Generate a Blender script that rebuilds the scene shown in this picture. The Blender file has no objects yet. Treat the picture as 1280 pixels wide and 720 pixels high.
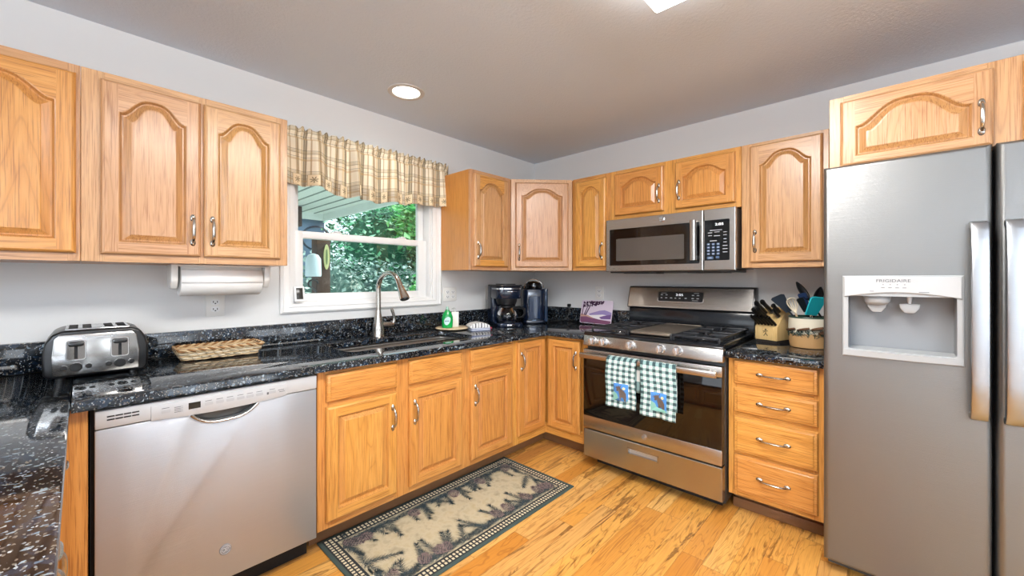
import bpy, bmesh, math, random
from mathutils import Matrix, Vector
random.seed(7)
PI = math.pi
K = 0.84375                      # heights in this photograph read about 0.84 of the widths
C = bpy.context.scene.collection
S = bpy.context.scene

# ------------------------------------------------------------------ camera, world, lights, exposure
cd = bpy.data.cameras.new('camera'); cam = bpy.data.objects.new('camera', cd); C.objects.link(cam); S.camera = cam
cd.sensor_width = 36; cd.lens = 504.66/1280*36; cd.shift_y = -11.15/1280; cd.clip_start = .02
cam.location = (-2.7144, -2.2754, 1.3076*K)
cam.rotation_euler = (PI/2, 0, -math.radians(46.86))
S.view_settings.view_transform = 'Standard'; S.view_settings.look = 'None'
S.view_settings.gamma = 1; S.view_settings.use_curve_mapping = False
S.view_settings.exposure = 0.0
S.cycles.max_bounces = 10; S.cycles.diffuse_bounces = 5; S.cycles.glossy_bounces = 5; S.cycles.transparent_max_bounces = 12
S.cycles.use_denoising = True
try: S.cycles.sample_clamp_indirect = 6
except Exception: pass
world = bpy.data.worlds.new('sky'); S.world = world; world.use_nodes = True
world.node_tree.nodes['Background'].inputs[0].default_value = (.80, .90, 1.0, 1)
world.node_tree.nodes['Background'].inputs[1].default_value = 2.1

def light(name, kind, loc, energy, color=(1, 1, 1), size=None, size_y=None, rot=(0, 0, 0), **kw):
    ld = bpy.data.lights.new(name, kind); ld.energy = energy; ld.color = color
    if size is not None and kind == 'AREA':
        ld.size = size
        if size_y: ld.shape = 'RECTANGLE'; ld.size_y = size_y
    for k, v in kw.items(): setattr(ld, k, v)
    o = bpy.data.objects.new(name, ld); C.objects.link(o)
    o.location = (loc[0], loc[1], loc[2]*K); o.rotation_euler = rot
    return o
light('sun', 'SUN', (0, 8, 8), 4.2, (1, .95, .86), rot=(math.radians(8), math.radians(50), 0), angle=.02)
# daylight through the two openings of the dining end and the side opening of the living end
light('daylight_dining', 'AREA', (-3.9, -6.05, 1.25), 19, (.90, .95, 1), 1.6, 1.75, rot=(PI/2+.35, 0, 0))
light('daylight_patio', 'AREA', (-1.35, -6.05, 1.25), 17, (.90, .95, 1), 1.3, 1.75, rot=(PI/2+.35, 0, 0))
light('daylight_living', 'AREA', (-5.85, -2.6, 1.3), 16, (.90, .95, 1), 2.2, 1.6, rot=(PI/2+.35, 0, -PI/2))
FIX = (-1.967, -1.893, 2.40)        # ceiling light fixture, centre of its lower face
light('ceiling_fill_light', 'AREA', (-4.5, -4.3, 1.75), 350, (.95, .97, 1), .5, rot=(PI, 0, 0))  # unseen upward fill light, added to brighten and even out the ceiling
light('fixture_lamp', 'AREA', (FIX[0], FIX[1], FIX[2]-.012), 40, (1, .98, .95), 1.2, .40)
CAN = (-1.519, -.376, 2.5)
light('can_lamp', 'SPOT', (CAN[0], CAN[1], 2.49), 10, (1, .96, .9), spot_size=2.5, spot_blend=.6, shadow_soft_size=.05)

# ------------------------------------------------------------------ material helpers
def lin(c):
    if isinstance(c, str): c = tuple(int(c[i:i+2], 16)/255 for i in (0, 2, 4))
    return tuple(x/12.92 if x <= .04045 else ((x+.055)/1.055)**2.4 for x in c[:3]) + (1,)
class NT:
    def __init__(s, name):
        s.m = bpy.data.materials.new(name); s.m.use_nodes = True; s.t = s.m.node_tree
        s.b = s.t.nodes['Principled BSDF']; s.out = s.t.nodes['Material Output']
    def n(s, typ, **kw):
        nd = s.t.nodes.new(typ)
        for k, v in kw.items(): setattr(nd, k, v)
        return nd
    def set(s, sock, v):
        if hasattr(v, 'is_linked') or hasattr(v, 'links'): s.t.links.new(v, sock)
        else: sock.default_value = v
    def math(s, op, a, b=0.0, c=0.0, clamp=False):
        nd = s.n('ShaderNodeMath', operation=op, use_clamp=clamp)
        s.set(nd.inputs[0], a); s.set(nd.inputs[1], b); s.set(nd.inputs[2], c); return nd.outputs[0]
    def vmath(s, op, a, b):
        nd = s.n('ShaderNodeVectorMath', operation=op); s.set(nd.inputs[0], a); s.set(nd.inputs[1], b); return nd.outputs[0]
    def coord(s, which='Object'): return s.n('ShaderNodeTexCoord').outputs[which]
    def mapping(s, vec, scale=(1, 1, 1), loc=(0, 0, 0)):
        nd = s.n('ShaderNodeMapping'); s.set(nd.inputs[0], vec); nd.inputs[3].default_value = scale; nd.inputs[1].default_value = loc; return nd.outputs[0]
    def noise(s, vec, scale, detail=2, rough=.5, dist=0.0, out='Fac'):
        nd = s.n('ShaderNodeTexNoise'); s.set(nd.inputs['Vector'], vec); nd.inputs['Scale'].default_value = scale
        nd.inputs['Detail'].default_value = detail; nd.inputs['Roughness'].default_value = rough; nd.inputs['Distortion'].default_value = dist
        return nd.outputs[out]
    def vor(s, vec, scale, out='Color', feature='F1', rnd=1.0):
        nd = s.n('ShaderNodeTexVoronoi', feature=feature); s.set(nd.inputs['Vector'], vec); nd.inputs['Scale'].default_value = scale
        nd.inputs['Randomness'].default_value = rnd
        return nd.outputs[out]
    def ramp(s, fac, stops, interp='LINEAR'):
        nd = s.n('ShaderNodeValToRGB'); s.set(nd.inputs[0], fac); cr = nd.color_ramp; cr.interpolation = interp
        while len(cr.elements) < len(stops): cr.elements.new(.5)
        for e, (p, c) in zip(cr.elements, stops): e.position = p; e.color = c if len(c) == 4 else (*c, 1)
        return nd.outputs[0]
    def mix(s, fac, a, b, blend='MIX'):
        nd = s.n('ShaderNodeMix', data_type='RGBA', blend_type=blend); s.set(nd.inputs[0], fac); s.set(nd.inputs[6], a); s.set(nd.inputs[7], b); return nd.outputs[2]
    def sep(s, vec):
        nd = s.n('ShaderNodeSeparateXYZ'); s.set(nd.inputs[0], vec); return nd.outputs
    def comb(s, x, y, z):
        nd = s.n('ShaderNodeCombineXYZ'); s.set(nd.inputs[0], x); s.set(nd.inputs[1], y); s.set(nd.inputs[2], z); return nd.outputs[0]
    def bump(s, h, strength=.2, dist=.002):
        nd = s.n('ShaderNodeBump'); nd.inputs['Strength'].default_value = strength; nd.inputs['Distance'].default_value = dist
        s.set(nd.inputs['Height'], h); s.t.links.new(nd.outputs[0], s.b.inputs['Normal'])
    def rand(s): return s.n('ShaderNodeObjectInfo').outputs['Random']
    def base(s, v): s.set(s.b.inputs['Base Color'], v); return s
    def p(s, **kw):
        for k, v in kw.items(): s.set(s.b.inputs[k.replace('_', ' ')], v)
        return s
def mat(name, col, rough=.5, metal=0.0, **kw):
    t = NT(name); t.base(lin(col)); t.p(Roughness=rough, Metallic=metal, **kw); return t.m

def oak(name, axis, light_c='DBA259', mid_c='C98B40', dark_c='945A24'):
    t = NT(name); r = t.rand()
    v = t.vmath('ADD', t.coord(), t.comb(t.math('MULTIPLY', r, 17.3), t.math('MULTIPLY', r, 31.7), t.math('MULTIPLY', r, 23.1)))
    def sc(a, b): s = [a, a, a]; s[axis] = b; return tuple(s)
    big = t.noise(t.mapping(v, sc(8, .7)), 1.0, 2, .4, .25)
    rings = t.math('PINGPONG', t.math('MULTIPLY', big, 17), .5)
    rings = t.math('MULTIPLY', rings, 2.0)
    pores = t.noise(t.mapping(v, sc(300, 7)), 1.0, 3, .6)
    fine = t.noise(t.mapping(v, sc(95, 2.0)), 1.0, 3, .6)
    col = t.mix(.55, t.ramp(rings, [(0, lin(dark_c)), (.16, lin(mid_c)), (1, lin(light_c))]), t.ramp(t.noise(t.mapping(v, sc(30, 1.2)), 1.0, 2), [(.3, lin(mid_c)), (.7, lin(light_c))]))
    col = t.mix(t.math('MULTIPLY', t.ramp(fine, [(.35, (1, 1, 1)), (.62, (0, 0, 0))]), .6), col, lin(mid_c))
    col = t.mix(t.math('MULTIPLY', t.ramp(pores, [(.34, (1, 1, 1)), (.50, (0, 0, 0))]), .8), col, lin(dark_c))
    hv = t.n('ShaderNodeHueSaturation'); t.set(hv.inputs['Color'], col)
    t.set(hv.inputs['Value'], t.math('ADD', .94, t.math('MULTIPLY', r, .12))); t.set(hv.inputs['Hue'], t.math('ADD', .495, t.math('MULTIPLY', r, .01)))
    t.base(hv.outputs[0]); t.p(Roughness=.33); t.b.inputs['Coat Weight'].default_value = .25; t.b.inputs['Coat Roughness'].default_value = .2
    t.bump(pores, .12, .001); return t.m
OV, OX, OY = oak('oak_upright', 2), oak('oak_along_window_wall', 0), oak('oak_along_range_wall', 1)
OSIDE = oak('oak_veneer_side', 2, 'CE8E45', 'C3823A', 'AB6C2C')
UP = ('D0A378', 'C09162', '946239')
UV_, UX, UY = oak('pale_oak_upright', 2, *UP), oak('pale_oak_along_window_wall', 0, *UP), oak('pale_oak_along_range_wall', 1, *UP)
OPROF = oak('oak_routed_profile', 2, 'CE9450', 'BE8140', '97622B')
UPROF = oak('pale_oak_routed_profile', 2, 'C2935F', 'B3814C', '875A31')
KICK = mat('toe_kick_wood', '7A5636', .6)

def wall_paint():
    t = NT('wall_paint'); t.base(lin('DDDDDC')); t.p(Roughness=.75)
    t.bump(t.noise(t.coord(), 160, 3), .08, .001); return t.m
WALL = wall_paint()
def ceil_paint():
    t = NT('ceiling_texture'); t.base(lin('D6E0EC')); t.p(Roughness=.85)
    t.bump(t.noise(t.coord(), 75, 4, .65), .55, .004); return t.m
CEIL = ceil_paint()
WHITE = mat('white_trim_paint', 'EDEDEC', .35)
PLATE = mat('white_plate_plastic', 'E9E7E2', .3)
DARKHOLE = mat('dark_slot', '1A1917', .6)

def floor_mat():
    t = NT('hickory_planks'); x, y, z = t.sep(t.coord())
    row = t.math('FLOOR', t.math('DIVIDE', y, .083))
    rn = t.n('ShaderNodeTexWhiteNoise', noise_dimensions='1D'); t.set(rn.inputs['W'], row)
    xo = t.math('ADD', t.math('DIVIDE', x, .85), t.math('MULTIPLY', rn.outputs[0], 9.0))
    pid = t.math('FLOOR', xo)
    wn = t.n('ShaderNodeTexWhiteNoise', noise_dimensions='2D'); t.set(wn.inputs['Vector'], t.comb(row, pid, 0.0))
    pr = wn.outputs['Value']; pc = t.sep(wn.outputs['Color'])
    fy = t.math('FRACT', t.math('DIVIDE', y, .083)); fx = t.math('FRACT', xo)
    off = t.comb(t.math('MULTIPLY', pr, 37.0), t.math('MULTIPLY', pr, 91.0), t.math('MULTIPLY', pc[1], 13.0))
    v = t.vmath('ADD', t.coord(), off)
    big = t.noise(t.mapping(v, (1.6, 13, 1)), 1.0, 3, .55, .9)
    rings = t.math('MULTIPLY', t.math('PINGPONG', t.math('MULTIPLY', big, 9), .5), 2.0)
    fine = t.noise(t.mapping(v, (7, 190, 1)), 1.0, 3, .6)
    basec = t.ramp(pr, [(0, lin('C07F34')), (.3, lin('D39645')), (.6, lin('DAA353')), (.85, lin('E0B26A')), (1, lin('B06E2C'))])
    col = t.mix(t.math('MULTIPLY', t.ramp(rings, [(0, (1, 1, 1)), (.30, (0, 0, 0))]), .55), basec, lin('8E5420'))
    col = t.mix(t.math('MULTIPLY', t.ramp(fine, [(.32, (1, 1, 1)), (.55, (0, 0, 0))]), .35), col, lin('A0652E'))
    dk = t.noise(t.mapping(v, (1.5, 17, 1)), 1.0, 5, .62, 1.6)
    dk = t.math('MULTIPLY', t.ramp(dk, [(.56, (0, 0, 0)), (.62, (1, 1, 1)), (.70, (.35,)*3)]), t.math('GREATER_THAN', pc[0], .30))
    col = t.mix(t.math('MULTIPLY', dk, .78), col, lin('5C3516'))
    gap = t.math('MAXIMUM', t.math('LESS_THAN', fy, .018), t.math('LESS_THAN', fx, .0022))
    col = t.mix(t.math('MULTIPLY', gap, .6), col, lin('55331A'))
    t.base(col); t.p(Roughness=.34); t.bump(t.math('SUBTRACT', 1.0, gap), .25, .001); return t.m
FLOOR = floor_mat()

def granite():
    t = NT('blue_pearl_granite'); v = t.coord()
    w = t.vmath('ADD', v, t.vmath('SCALE', t.noise(v, 60, 2, out='Color'), (0, 0, 0)))
    c1 = t.sep(t.vor(t.mapping(v, (1, 1.5, 1)), 135)); c2 = t.sep(t.vor(t.mapping(v, (1.5, 1, 1.2)), 250)); c3 = t.sep(t.vor(v, 55))
    patch = t.noise(v, 26, 3, .6)
    col = t.mix(t.math('MULTIPLY', t.math('GREATER_THAN', c3[0], .55), .8), lin('070A0F'), lin('101821'))
    col = t.mix(t.math('MULTIPLY', t.math('GREATER_THAN', c3[1], .80), .7), col, lin('1D2C3D'))
    col = t.mix(t.math('MULTIPLY', t.math('GREATER_THAN', c2[2], .93), .8), col, lin('6E655A'))
    f1 = t.math('MULTIPLY', t.math('GREATER_THAN', c1[0], .94), t.math('GREATER_THAN', patch, .42))
    col = t.mix(t.math('MULTIPLY', f1, .7), col, t.mix(c1[1], lin('4A5C6B'), lin('9FADB5')))
    f2 = t.math('GREATER_THAN', c2[0], .955)
    col = t.mix(t.math('MULTIPLY', f2, .6), col, t.mix(c2[1], lin('7A7F82'), lin('C4C9CA')))
    t.base(col); t.p(Roughness=.06); t.b.inputs['IOR'].default_value = 1.6; return t.m
GRAN = granite()

def steel(name, col='B9B6B2', rough=.27, brush='h', wob=.0, aniso=0.0):
    t = NT(name); v = t.coord()
    sc = {'h': (3, 3, 900), 'v': (700, 700, 4)}[brush]
    n1 = t.noise(t.mapping(v, sc), 1.0, 3, .7)
    t.base(t.mix(t.math('MULTIPLY', n1, .22), lin(col), lin('8B8884'))); t.p(Metallic=1.0, Roughness=rough)
    h = n1
    if wob: h = t.math('ADD', t.math('MULTIPLY', n1, .12), t.math('MULTIPLY', t.noise(t.mapping(v, (8, 8, .25)), 1.0, 1), wob))
    t.bump(h, .25 if not wob else .5, .0015 if not wob else .01); return t.m
STEEL = steel('brushed_steel'); STEELDW = steel('dishwasher_steel', 'B9BDC3', .36, 'h', 1.6)
STEELFR = steel('fridge_steel', '7F7F7E', .34, 'h'); SINK = steel('sink_steel', 'B5B3B0', .4, 'h')
STEELH = steel('handle_steel', 'B2B7BD', .3, 'h')
KNOB = mat('knob_silver', 'D6D7DA', .22, .75)
SMOOTHSTEEL = mat('smooth_steel', 'B4B2AF', .2, 1.0)
for m_, k_ in ((STEELDW, .72), (STEELFR, .85)): m_.node_tree.nodes['Principled BSDF'].inputs['Metallic'].default_value = k_
NICKEL = mat('brushed_nickel', 'BDB8B0', .25, 1.0); CHROME = mat('polished_chrome', 'D8D8D8', .08, 1.0)
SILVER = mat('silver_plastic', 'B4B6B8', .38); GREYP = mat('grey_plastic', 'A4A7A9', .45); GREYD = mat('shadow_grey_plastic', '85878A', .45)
BLACKG = mat('black_gloss', '0B0B0D', .06); BLACK = mat('black_plastic', '121315', .35); IRON = mat('cast_iron', '26282C', .38)
OVENGL = mat('oven_glass', '100B08', .04); BLACKM = mat('black_matte', '08080A', .7)
ENAMEL = mat('dark_enamel', '14171C', .15); GRIDDLE = mat('griddle_plate', '8D8377', .42, .7)
MESHGL = mat('microwave_window', '57534F', .22, .3); LEDW = NT('lit_digits'); LEDW.base(lin('F4F6F8')).p(Roughness=.5)
LEDW.b.inputs['Emission Color'].default_value = (.9, .95, 1, 1); LEDW.b.inputs['Emission Strength'].default_value = 1.0; LEDW = LEDW.m
PRINT = mat('printed_white', 'C9CDD2', .5); PRINTD = mat('printed_grey', '55575A', .5); BLUEKEY = mat('blue_keypad', '41597A', .4)
NAVY = mat('glossy_navy_plastic', '10192B', .12)
def glass_pane(name, tint=(1, 1, 1, 1), refl=.9):
    t = NT(name); fr = t.n('ShaderNodeFresnel'); fr.inputs[0].default_value = 1.45
    tr = t.n('ShaderNodeBsdfTransparent'); tr.inputs[0].default_value = tint
    gl = t.n('ShaderNodeBsdfGlossy'); gl.inputs['Roughness'].default_value = .02
    mx = t.n('ShaderNodeMixShader'); t.set(mx.inputs[0], t.math('MULTIPLY', fr.outputs[0], refl)); t.t.links.new(tr.outputs[0], mx.inputs[1]); t.t.links.new(gl.outputs[0], mx.inputs[2])
    t.t.links.new(mx.outputs[0], t.out.inputs[0]); return t.m
PANE = glass_pane('window_glass', (.93, 1, .98, 1)); CARAFE = glass_pane('carafe_glass', (.72, .74, .76, 1), 1.6)
def emit(name, col, strength):
    t = NT(name); t.base(lin(col)); t.b.inputs['Emission Color'].default_value = lin(col); t.b.inputs['Emission Strength'].default_value = strength; return t.m

# ------------------------------------------------------------------ mesh helpers
I4 = Matrix.Identity(4)
WF = Matrix(((1, 0, 0, 0), (0, -1, 0, 0), (0, 0, 1, 0), (0, 0, 0, 1)))      # window wall: (u along +x, d out, z)
RF = Matrix(((0, -1, 0, 0), (-1, 0, 0, 0), (0, 0, 1, 0), (0, 0, 0, 1)))     # range wall: (u = -y, d = -x, z)
WPOS = {}
def fr(x, y, z=0, ang=0): return Matrix.Translation((x, y, z)) @ Matrix.Rotation(ang, 4, 'Z')
class MB:
    def __init__(s, M=I4): s.v = []; s.f = []; s.m = []; s.M = M; s.uv = None
    def add(s, vs, fs, m=0):
        o = len(s.v); s.v += [s.M @ Vector(p) for p in vs]
        for f in fs: s.f.append(tuple(i+o for i in f)); s.m.append(m)
        return s
    def box(s, a0, a1, b0, b1, c0, c1, m=0, bev=0.0, seg=2):
        a0, a1 = sorted((a0, a1)); b0, b1 = sorted((b0, b1)); c0, c1 = sorted((c0, c1))
        if not bev:
            vs = [(x, y, z) for x in (a0, a1) for y in (b0, b1) for z in (c0, c1)]
            return s.add(vs, [(0, 1, 3, 2), (4, 6, 7, 5), (0, 4, 5, 1), (2, 3, 7, 6), (0, 2, 6, 4), (1, 5, 7, 3)], m)
        bm = bmesh.new(); bmesh.ops.create_cube(bm, size=1)
        for v in bm.verts: v.co = ((a0+a1)/2+v.co.x*(a1-a0), (b0+b1)/2+v.co.y*(b1-b0), (c0+c1)/2+v.co.z*(c1-c0))
        bev = min(bev, .49*min(a1-a0, b1-b0, c1-c0))
        bmesh.ops.bevel(bm, geom=list(bm.edges), offset=bev, segments=seg, affect='EDGES', profile=.5)
        return s.bm(bm, m)
    def bm(s, bm, m=0):
        bm.verts.index_update(); s.add([tuple(v.co) for v in bm.verts], [tuple(v.index for v in f.verts) for f in bm.faces], m); bm.free(); return s
    def prism(s, poly, d0, d1, m=0, axes='uz', bev=0.0, seg=2):
        """poly of (a, b); extruded along the third axis. axes: 'uz' -> (a, d, b); 'xy' -> (a, b, d); 'dz' -> (d, a, b)"""
        f = {'uz': lambda a, b, d: (a, d, b), 'xy': lambda a, b, d: (a, b, d), 'dz': lambda a, b, d: (d, a, b)}[axes]
        n = len(poly)
        if bev:
            bm = bmesh.new(); v0 = [bm.verts.new(f(a, b, d0)) for a, b in poly]; v1 = [bm.verts.new(f(a, b, d1)) for a, b in poly]
            bm.faces.new(v0); bm.faces.new(v1[::-1])
            for i in range(n): bm.faces.new((v0[i], v1[i], v1[(i+1) % n], v0[(i+1) % n]))
            bmesh.ops.recalc_face_normals(bm, faces=bm.faces[:])
            es = [e for e in bm.edges if len(e.link_faces) == 2 and e.calc_face_angle(0) > .5]
            bmesh.ops.bevel(bm, geom=es, offset=bev, segments=seg, affect='EDGES', profile=.5, clamp_overlap=True)
            return s.bm(bm, m)
        vs = [f(a, b, d0) for a, b in poly] + [f(a, b, d1) for a, b in poly]
        return s.add(vs, [tuple(range(n)), tuple(range(2*n-1, n-1, -1))] + [(i, (i+1) % n, n+(i+1) % n, n+i) for i in range(n)], m)
    def tube(s, path, r, seg=10, m=0, cap=True, flat=None):
        P = [Vector(p) for p in path]; n = len(P); R = r if isinstance(r, (list, tuple)) else [r]*n
        T = [(P[min(i+1, n-1)]-P[max(i-1, 0)]).normalized() for i in range(n)]
        up = Vector((0, 0, 1)) if abs(T[0].z) < .9 else Vector((1, 0, 0))
        N = (up - T[0]*up.dot(T[0])).normalized(); vs = []
        for i in range(n):
            N = (N - T[i]*N.dot(T[i])).normalized(); B = T[i].cross(N)
            for k in range(seg):
                a = 2*PI*k/seg; fx, fy = (1, 1) if not flat else flat
                vs.append(tuple(P[i] + (N*math.cos(a)*fx + B*math.sin(a)*fy)*R[i]))
        fs = [(i*seg+k, i*seg+(k+1) % seg, (i+1)*seg+(k+1) % seg, (i+1)*seg+k) for i in range(n-1) for k in range(seg)]
        if cap: fs += [tuple(range(seg-1, -1, -1)), tuple((n-1)*seg+k for k in range(seg))]
        return s.add(vs, fs, m)
    def lathe(s, prof, c=(0, 0, 0), axis='z', seg=28, m=0, sx=1.0, sy=1.0, cap=True):
        """prof of (radius, height along the axis)"""
        g = {'z': lambda x, y, h: (c[0]+x, c[1]+y, c[2]+h), 'd': lambda x, y, h: (c[0]+x, c[1]+h, c[2]+y), 'u': lambda x, y, h: (c[0]+h, c[1]+x, c[2]+y)}[axis]
        vs = [g(r*math.cos(2*PI*k/seg)*sx, r*math.sin(2*PI*k/seg)*sy, h) for r, h in prof for k in range(seg)]
        n = len(prof)
        fs = [(i*seg+k, i*seg+(k+1) % seg, (i+1)*seg+(k+1) % seg, (i+1)*seg+k) for i in range(n-1) for k in range(seg)]
        if cap: fs += [tuple(range(seg)), tuple((n-1)*seg+k for k in range(seg-1, -1, -1))]
        return s.add(vs, fs, m)
    def grid(s, nu, nv, fn, uvf, m=0):
        o = len(s.v); s.v += [s.M @ Vector(fn(i/nu, j/nv)) for j in range(nv+1) for i in range(nu+1)]
        if s.uv is None: s.uv = {}
        for j in range(nv):
            for i in range(nu):
                q = [(i, j), (i+1, j), (i+1, j+1), (i, j+1)]
                s.uv[len(s.f)] = [uvf(a/nu, b/nv) for a, b in q]
                s.f.append(tuple(o+b*(nu+1)+a for a, b in q)); s.m.append(m)
        return s
    def build(s, name, mats, parent=None, smooth=35, solid=0.0, origin=None, recalc=True):
        me = bpy.data.meshes.new(name); V = [Vector((p.x, p.y, p.z*K)) for p in s.v]
        lo = Vector([min(p[i] for p in V) for i in range(3)]); hi = Vector([max(p[i] for p in V) for i in range(3)])
        org = Vector(((lo.x+hi.x)/2, (lo.y+hi.y)/2, lo.z)) if origin is None else Vector(origin)
        me.from_pydata([p-org for p in V], [], s.f)
        mats = mats if isinstance(mats, (list, tuple)) else [mats]
        for mm in mats: me.materials.append(mm)
        me.polygons.foreach_set('material_index', s.m)
        if s.uv is not None:
            ul = me.uv_layers.new(name='UVMap')
            for pi, uvs in s.uv.items():
                for li, q in zip(me.polygons[pi].loop_indices, uvs): ul.data[li].uv = q
        if recalc:
            bm = bmesh.new(); bm.from_mesh(me); bmesh.ops.recalc_face_normals(bm, faces=bm.faces[:]); bm.to_mesh(me); bm.free()
        if smooth:
            me.polygons.foreach_set('use_smooth', [True]*len(me.polygons)); me.set_sharp_from_angle(angle=math.radians(smooth))
        me.update()
        o = bpy.data.objects.new(name, me); C.objects.link(o)
        if parent is not None: o.parent = parent; o.location = org - WPOS[parent.name]
        else: o.location = org
        WPOS[o.name] = org
        if solid: md = o.modifiers.new('thickness', 'SOLIDIFY'); md.thickness = solid; md.offset = 0
        return o
def thing(name, label, cat, loc, group=None, M=I4):
    o = bpy.data.objects.new(name, None); C.objects.link(o); p = M @ Vector(loc); o.location = (p.x, p.y, p.z*K); o.empty_display_size = .1
    WPOS[o.name] = Vector(o.location); o['label'] = label; o['category'] = cat
    if group: o['group'] = group
    return o
def tag(o, label, cat, group=None, kind=None):
    o['label'] = label; o['category'] = cat
    if group: o['group'] = group
    if kind: o['kind'] = kind
    return o
def struct(o): o['kind'] = 'structure'; return o
def text(parent, body, size, M, m, name='lettering', ext=.0006, align='CENTER', stretch=1.0):
    cu = bpy.data.curves.new(name, 'FONT'); cu.body = body; cu.size = size; cu.align_x = align; cu.align_y = 'CENTER'; cu.extrude = ext; cu.resolution_u = 3
    tmp = bpy.data.objects.new('tmp_text', cu); C.objects.link(tmp); dg = bpy.context.evaluated_depsgraph_get(); dg.update()
    me = tmp.evaluated_get(dg).to_mesh(); b = MB(M)
    b.add([(v.co.x*stretch, v.co.z, v.co.y) for v in me.vertices], [tuple(p.vertices) for p in me.polygons])
    tmp.evaluated_get(dg).to_mesh_clear(); bpy.data.objects.remove(tmp)
    return b.build(name, m, parent, smooth=0)
def rrect(a0, a1, b0, b1, r, n=5):
    out = []
    for cx, cy, st in ((a1-r, b1-r, 0), (a0+r, b1-r, PI/2), (a0+r, b0+r, PI), (a1-r, b0+r, 1.5*PI)):
        out += [(cx+r*math.cos(st+PI/2*i/n), cy+r*math.sin(st+PI/2*i/n)) for i in range(n+1)]
    return out

# ------------------------------------------------------------------ room shell
CT = .908; HC = 2.50
XL, YB = -5.6, -5.8
b = MB(); b.box(XL-.1, .1, YB-.1, .1, -.05, 0); struct(b.build('floor', FLOOR, smooth=0, origin=(0, 0, 0)))
b = MB(); b.box(XL, 0, YB, -3.55, 0, .012); b.box(XL, -3.75, -3.55, 0, 0, .012); struct(b.build('floor_bounce_carpet', mat('grey_bounce_carpet', '948C84', .95), smooth=0))  # unseen carpet added to keep steel reflections and ceiling bounce neutral
b = MB(); b.box(XL-.1, .1, YB-.1, .1, HC, HC+.05); struct(b.build('ceiling', CEIL, smooth=0))
WX0, WX1, WZ0, WZ1 = -1.955, -1.098, 1.155, 1.99
b = MB(WF); b.box(XL-.1, WX0, -.12, 0, 0, HC); b.box(WX1, .1, -.12, 0, 0, HC); b.box(WX0, WX1, -.12, 0, 0, WZ0); b.box(WX0, WX1, -.12, 0, WZ1, HC)
struct(b.build('wall_north', WALL, smooth=0))
b = MB(); b.box(0, .1, YB-.1, 0, 0, HC); struct(b.build('wall_east', WALL, smooth=0))
b = MB()
for x0, x1, z0, z1 in ((XL-.1, -4.7, 0, HC), (-3.1, -2.0, 0, HC), (-.7, 0, 0, HC), (-4.7, -3.1, 2.15, HC), (-2.0, -.7, 2.15, HC), (-4.7, -3.1, 0, .35)):
    b.box(x0, x1, YB-.1, YB, z0, z1)
struct(b.build('wall_south', WALL, smooth=0))
b = MB()
for y0, y1, z0, z1 in ((YB, -3.7, 0, HC), (-1.5, 0, 0, HC), (-3.7, -1.5, 2.1, HC), (-3.7, -1.5, 0, .5)): b.box(XL-.1, XL, y0, y1, z0, z1)
struct(b.build('wall_west', WALL, smooth=0))
def opening_frame(name, pts, M=I4):
    b = MB(M)
    for q in pts: b.box(*q, bev=.004)
    struct(b.build(name, WHITE))
opening_frame('window_2', [(-4.78, -3.02, YB-.1, YB+.02, .27, .35), (-4.78, -3.02, YB-.1, YB+.02, 2.15, 2.23), (-4.78, -4.7, YB-.1, YB+.02, .35, 2.15), (-3.1, -3.02, YB-.1, YB+.02, .35, 2.15), (-3.93, -3.87, YB-.08, YB-.02, .35, 2.15)])
opening_frame('door_1', [(-2.08, -.62, YB-.1, YB+.02, 2.15, 2.23), (-2.08, -2.0, YB-.1, YB+.02, 0, 2.15), (-.7, -.62, YB-.1, YB+.02, 0, 2.15), (-1.39, -1.31, YB-.08, YB-.02, 0, 2.15)])
opening_frame('window_3', [(XL-.1, XL+.02, -3.78, -1.42, .42, .5), (XL-.1, XL+.02, -3.78, -1.42, 2.1, 2.18), (XL-.1, XL+.02, -3.78, -3.7, .5, 2.1), (XL-.1, XL+.02, -1.5, -1.42, .5, 2.1), (XL-.08, XL-.02, -2.64, -2.56, .5, 2.1)])

# window over the sink: casing, jambs, two sashes with panes
def casing():
    b = MB(WF); ox0, ox1, oz0, oz1 = -2.023, -1.012, 1.098, 2.05
    prof = [(0, .016), (.012, .022), (.016, .016), (.040, .013), (.046, .017), (.066, .012), (.068, -.02)]
    rings = []
    for ins, d in [(0, 0)] + prof:
        rings.append([(ox0+ins, d, oz0+ins*.85), (ox1-ins*1.1, d, oz0+ins*.85), (ox1-ins*1.1, d, oz1-ins), (ox0+ins, d, oz1-ins)])
    for a, c in zip(rings, rings[1:]): b.add(a+c, [(i, (i+1) % 4, 4+(i+1) % 4, 4+i) for i in range(4)])
    return b
w1 = struct(casing().build('window_1', WHITE, smooth=20))
def frame_boxes(b, x0, x1, z0, z1, d0, d1, l, r, bo, t, m=0):
    b.box(x0, x0+l, d0, d1, z0, z1, m, .003); b.box(x1-r, x1, d0, d1, z0, z1, m, .003)
    b.box(x0+l-.001, x1-r+.001, d0+.001, d1-.001, z0, z0+bo, m, .003); b.box(x0+l-.001, x1-r+.001, d0+.001, d1-.001, z1-t, z1, m, .003)
b = MB(WF); frame_boxes(b, WX0-.004, WX1+.004, WZ0-.004, WZ1+.004, -.12, -.002, .014, .010, .014, .014); b.build('jamb', WHITE, w1)
b = MB(WF); frame_boxes(b, -1.944, -1.108, 1.165, 1.615, -.062, -.030, .046, .062, .05, .045); ls = b.build('sash', WHITE, w1)
b = MB(WF); b.box(-1.90, -1.165, -.049, -.045, 1.21, 1.575); b.build('pane', PANE, ls, smooth=0)
b = MB(WF); frame_boxes(b, -1.944, -1.108, 1.572, 1.985, -.100, -.066, .034, .040, .045, .045); us = b.build('sash', WHITE, w1)
b = MB(WF); b.box(-1.912, -1.145, -.085, -.081, 1.615, 1.945); b.build('pane', PANE, us, smooth=0)
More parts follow.
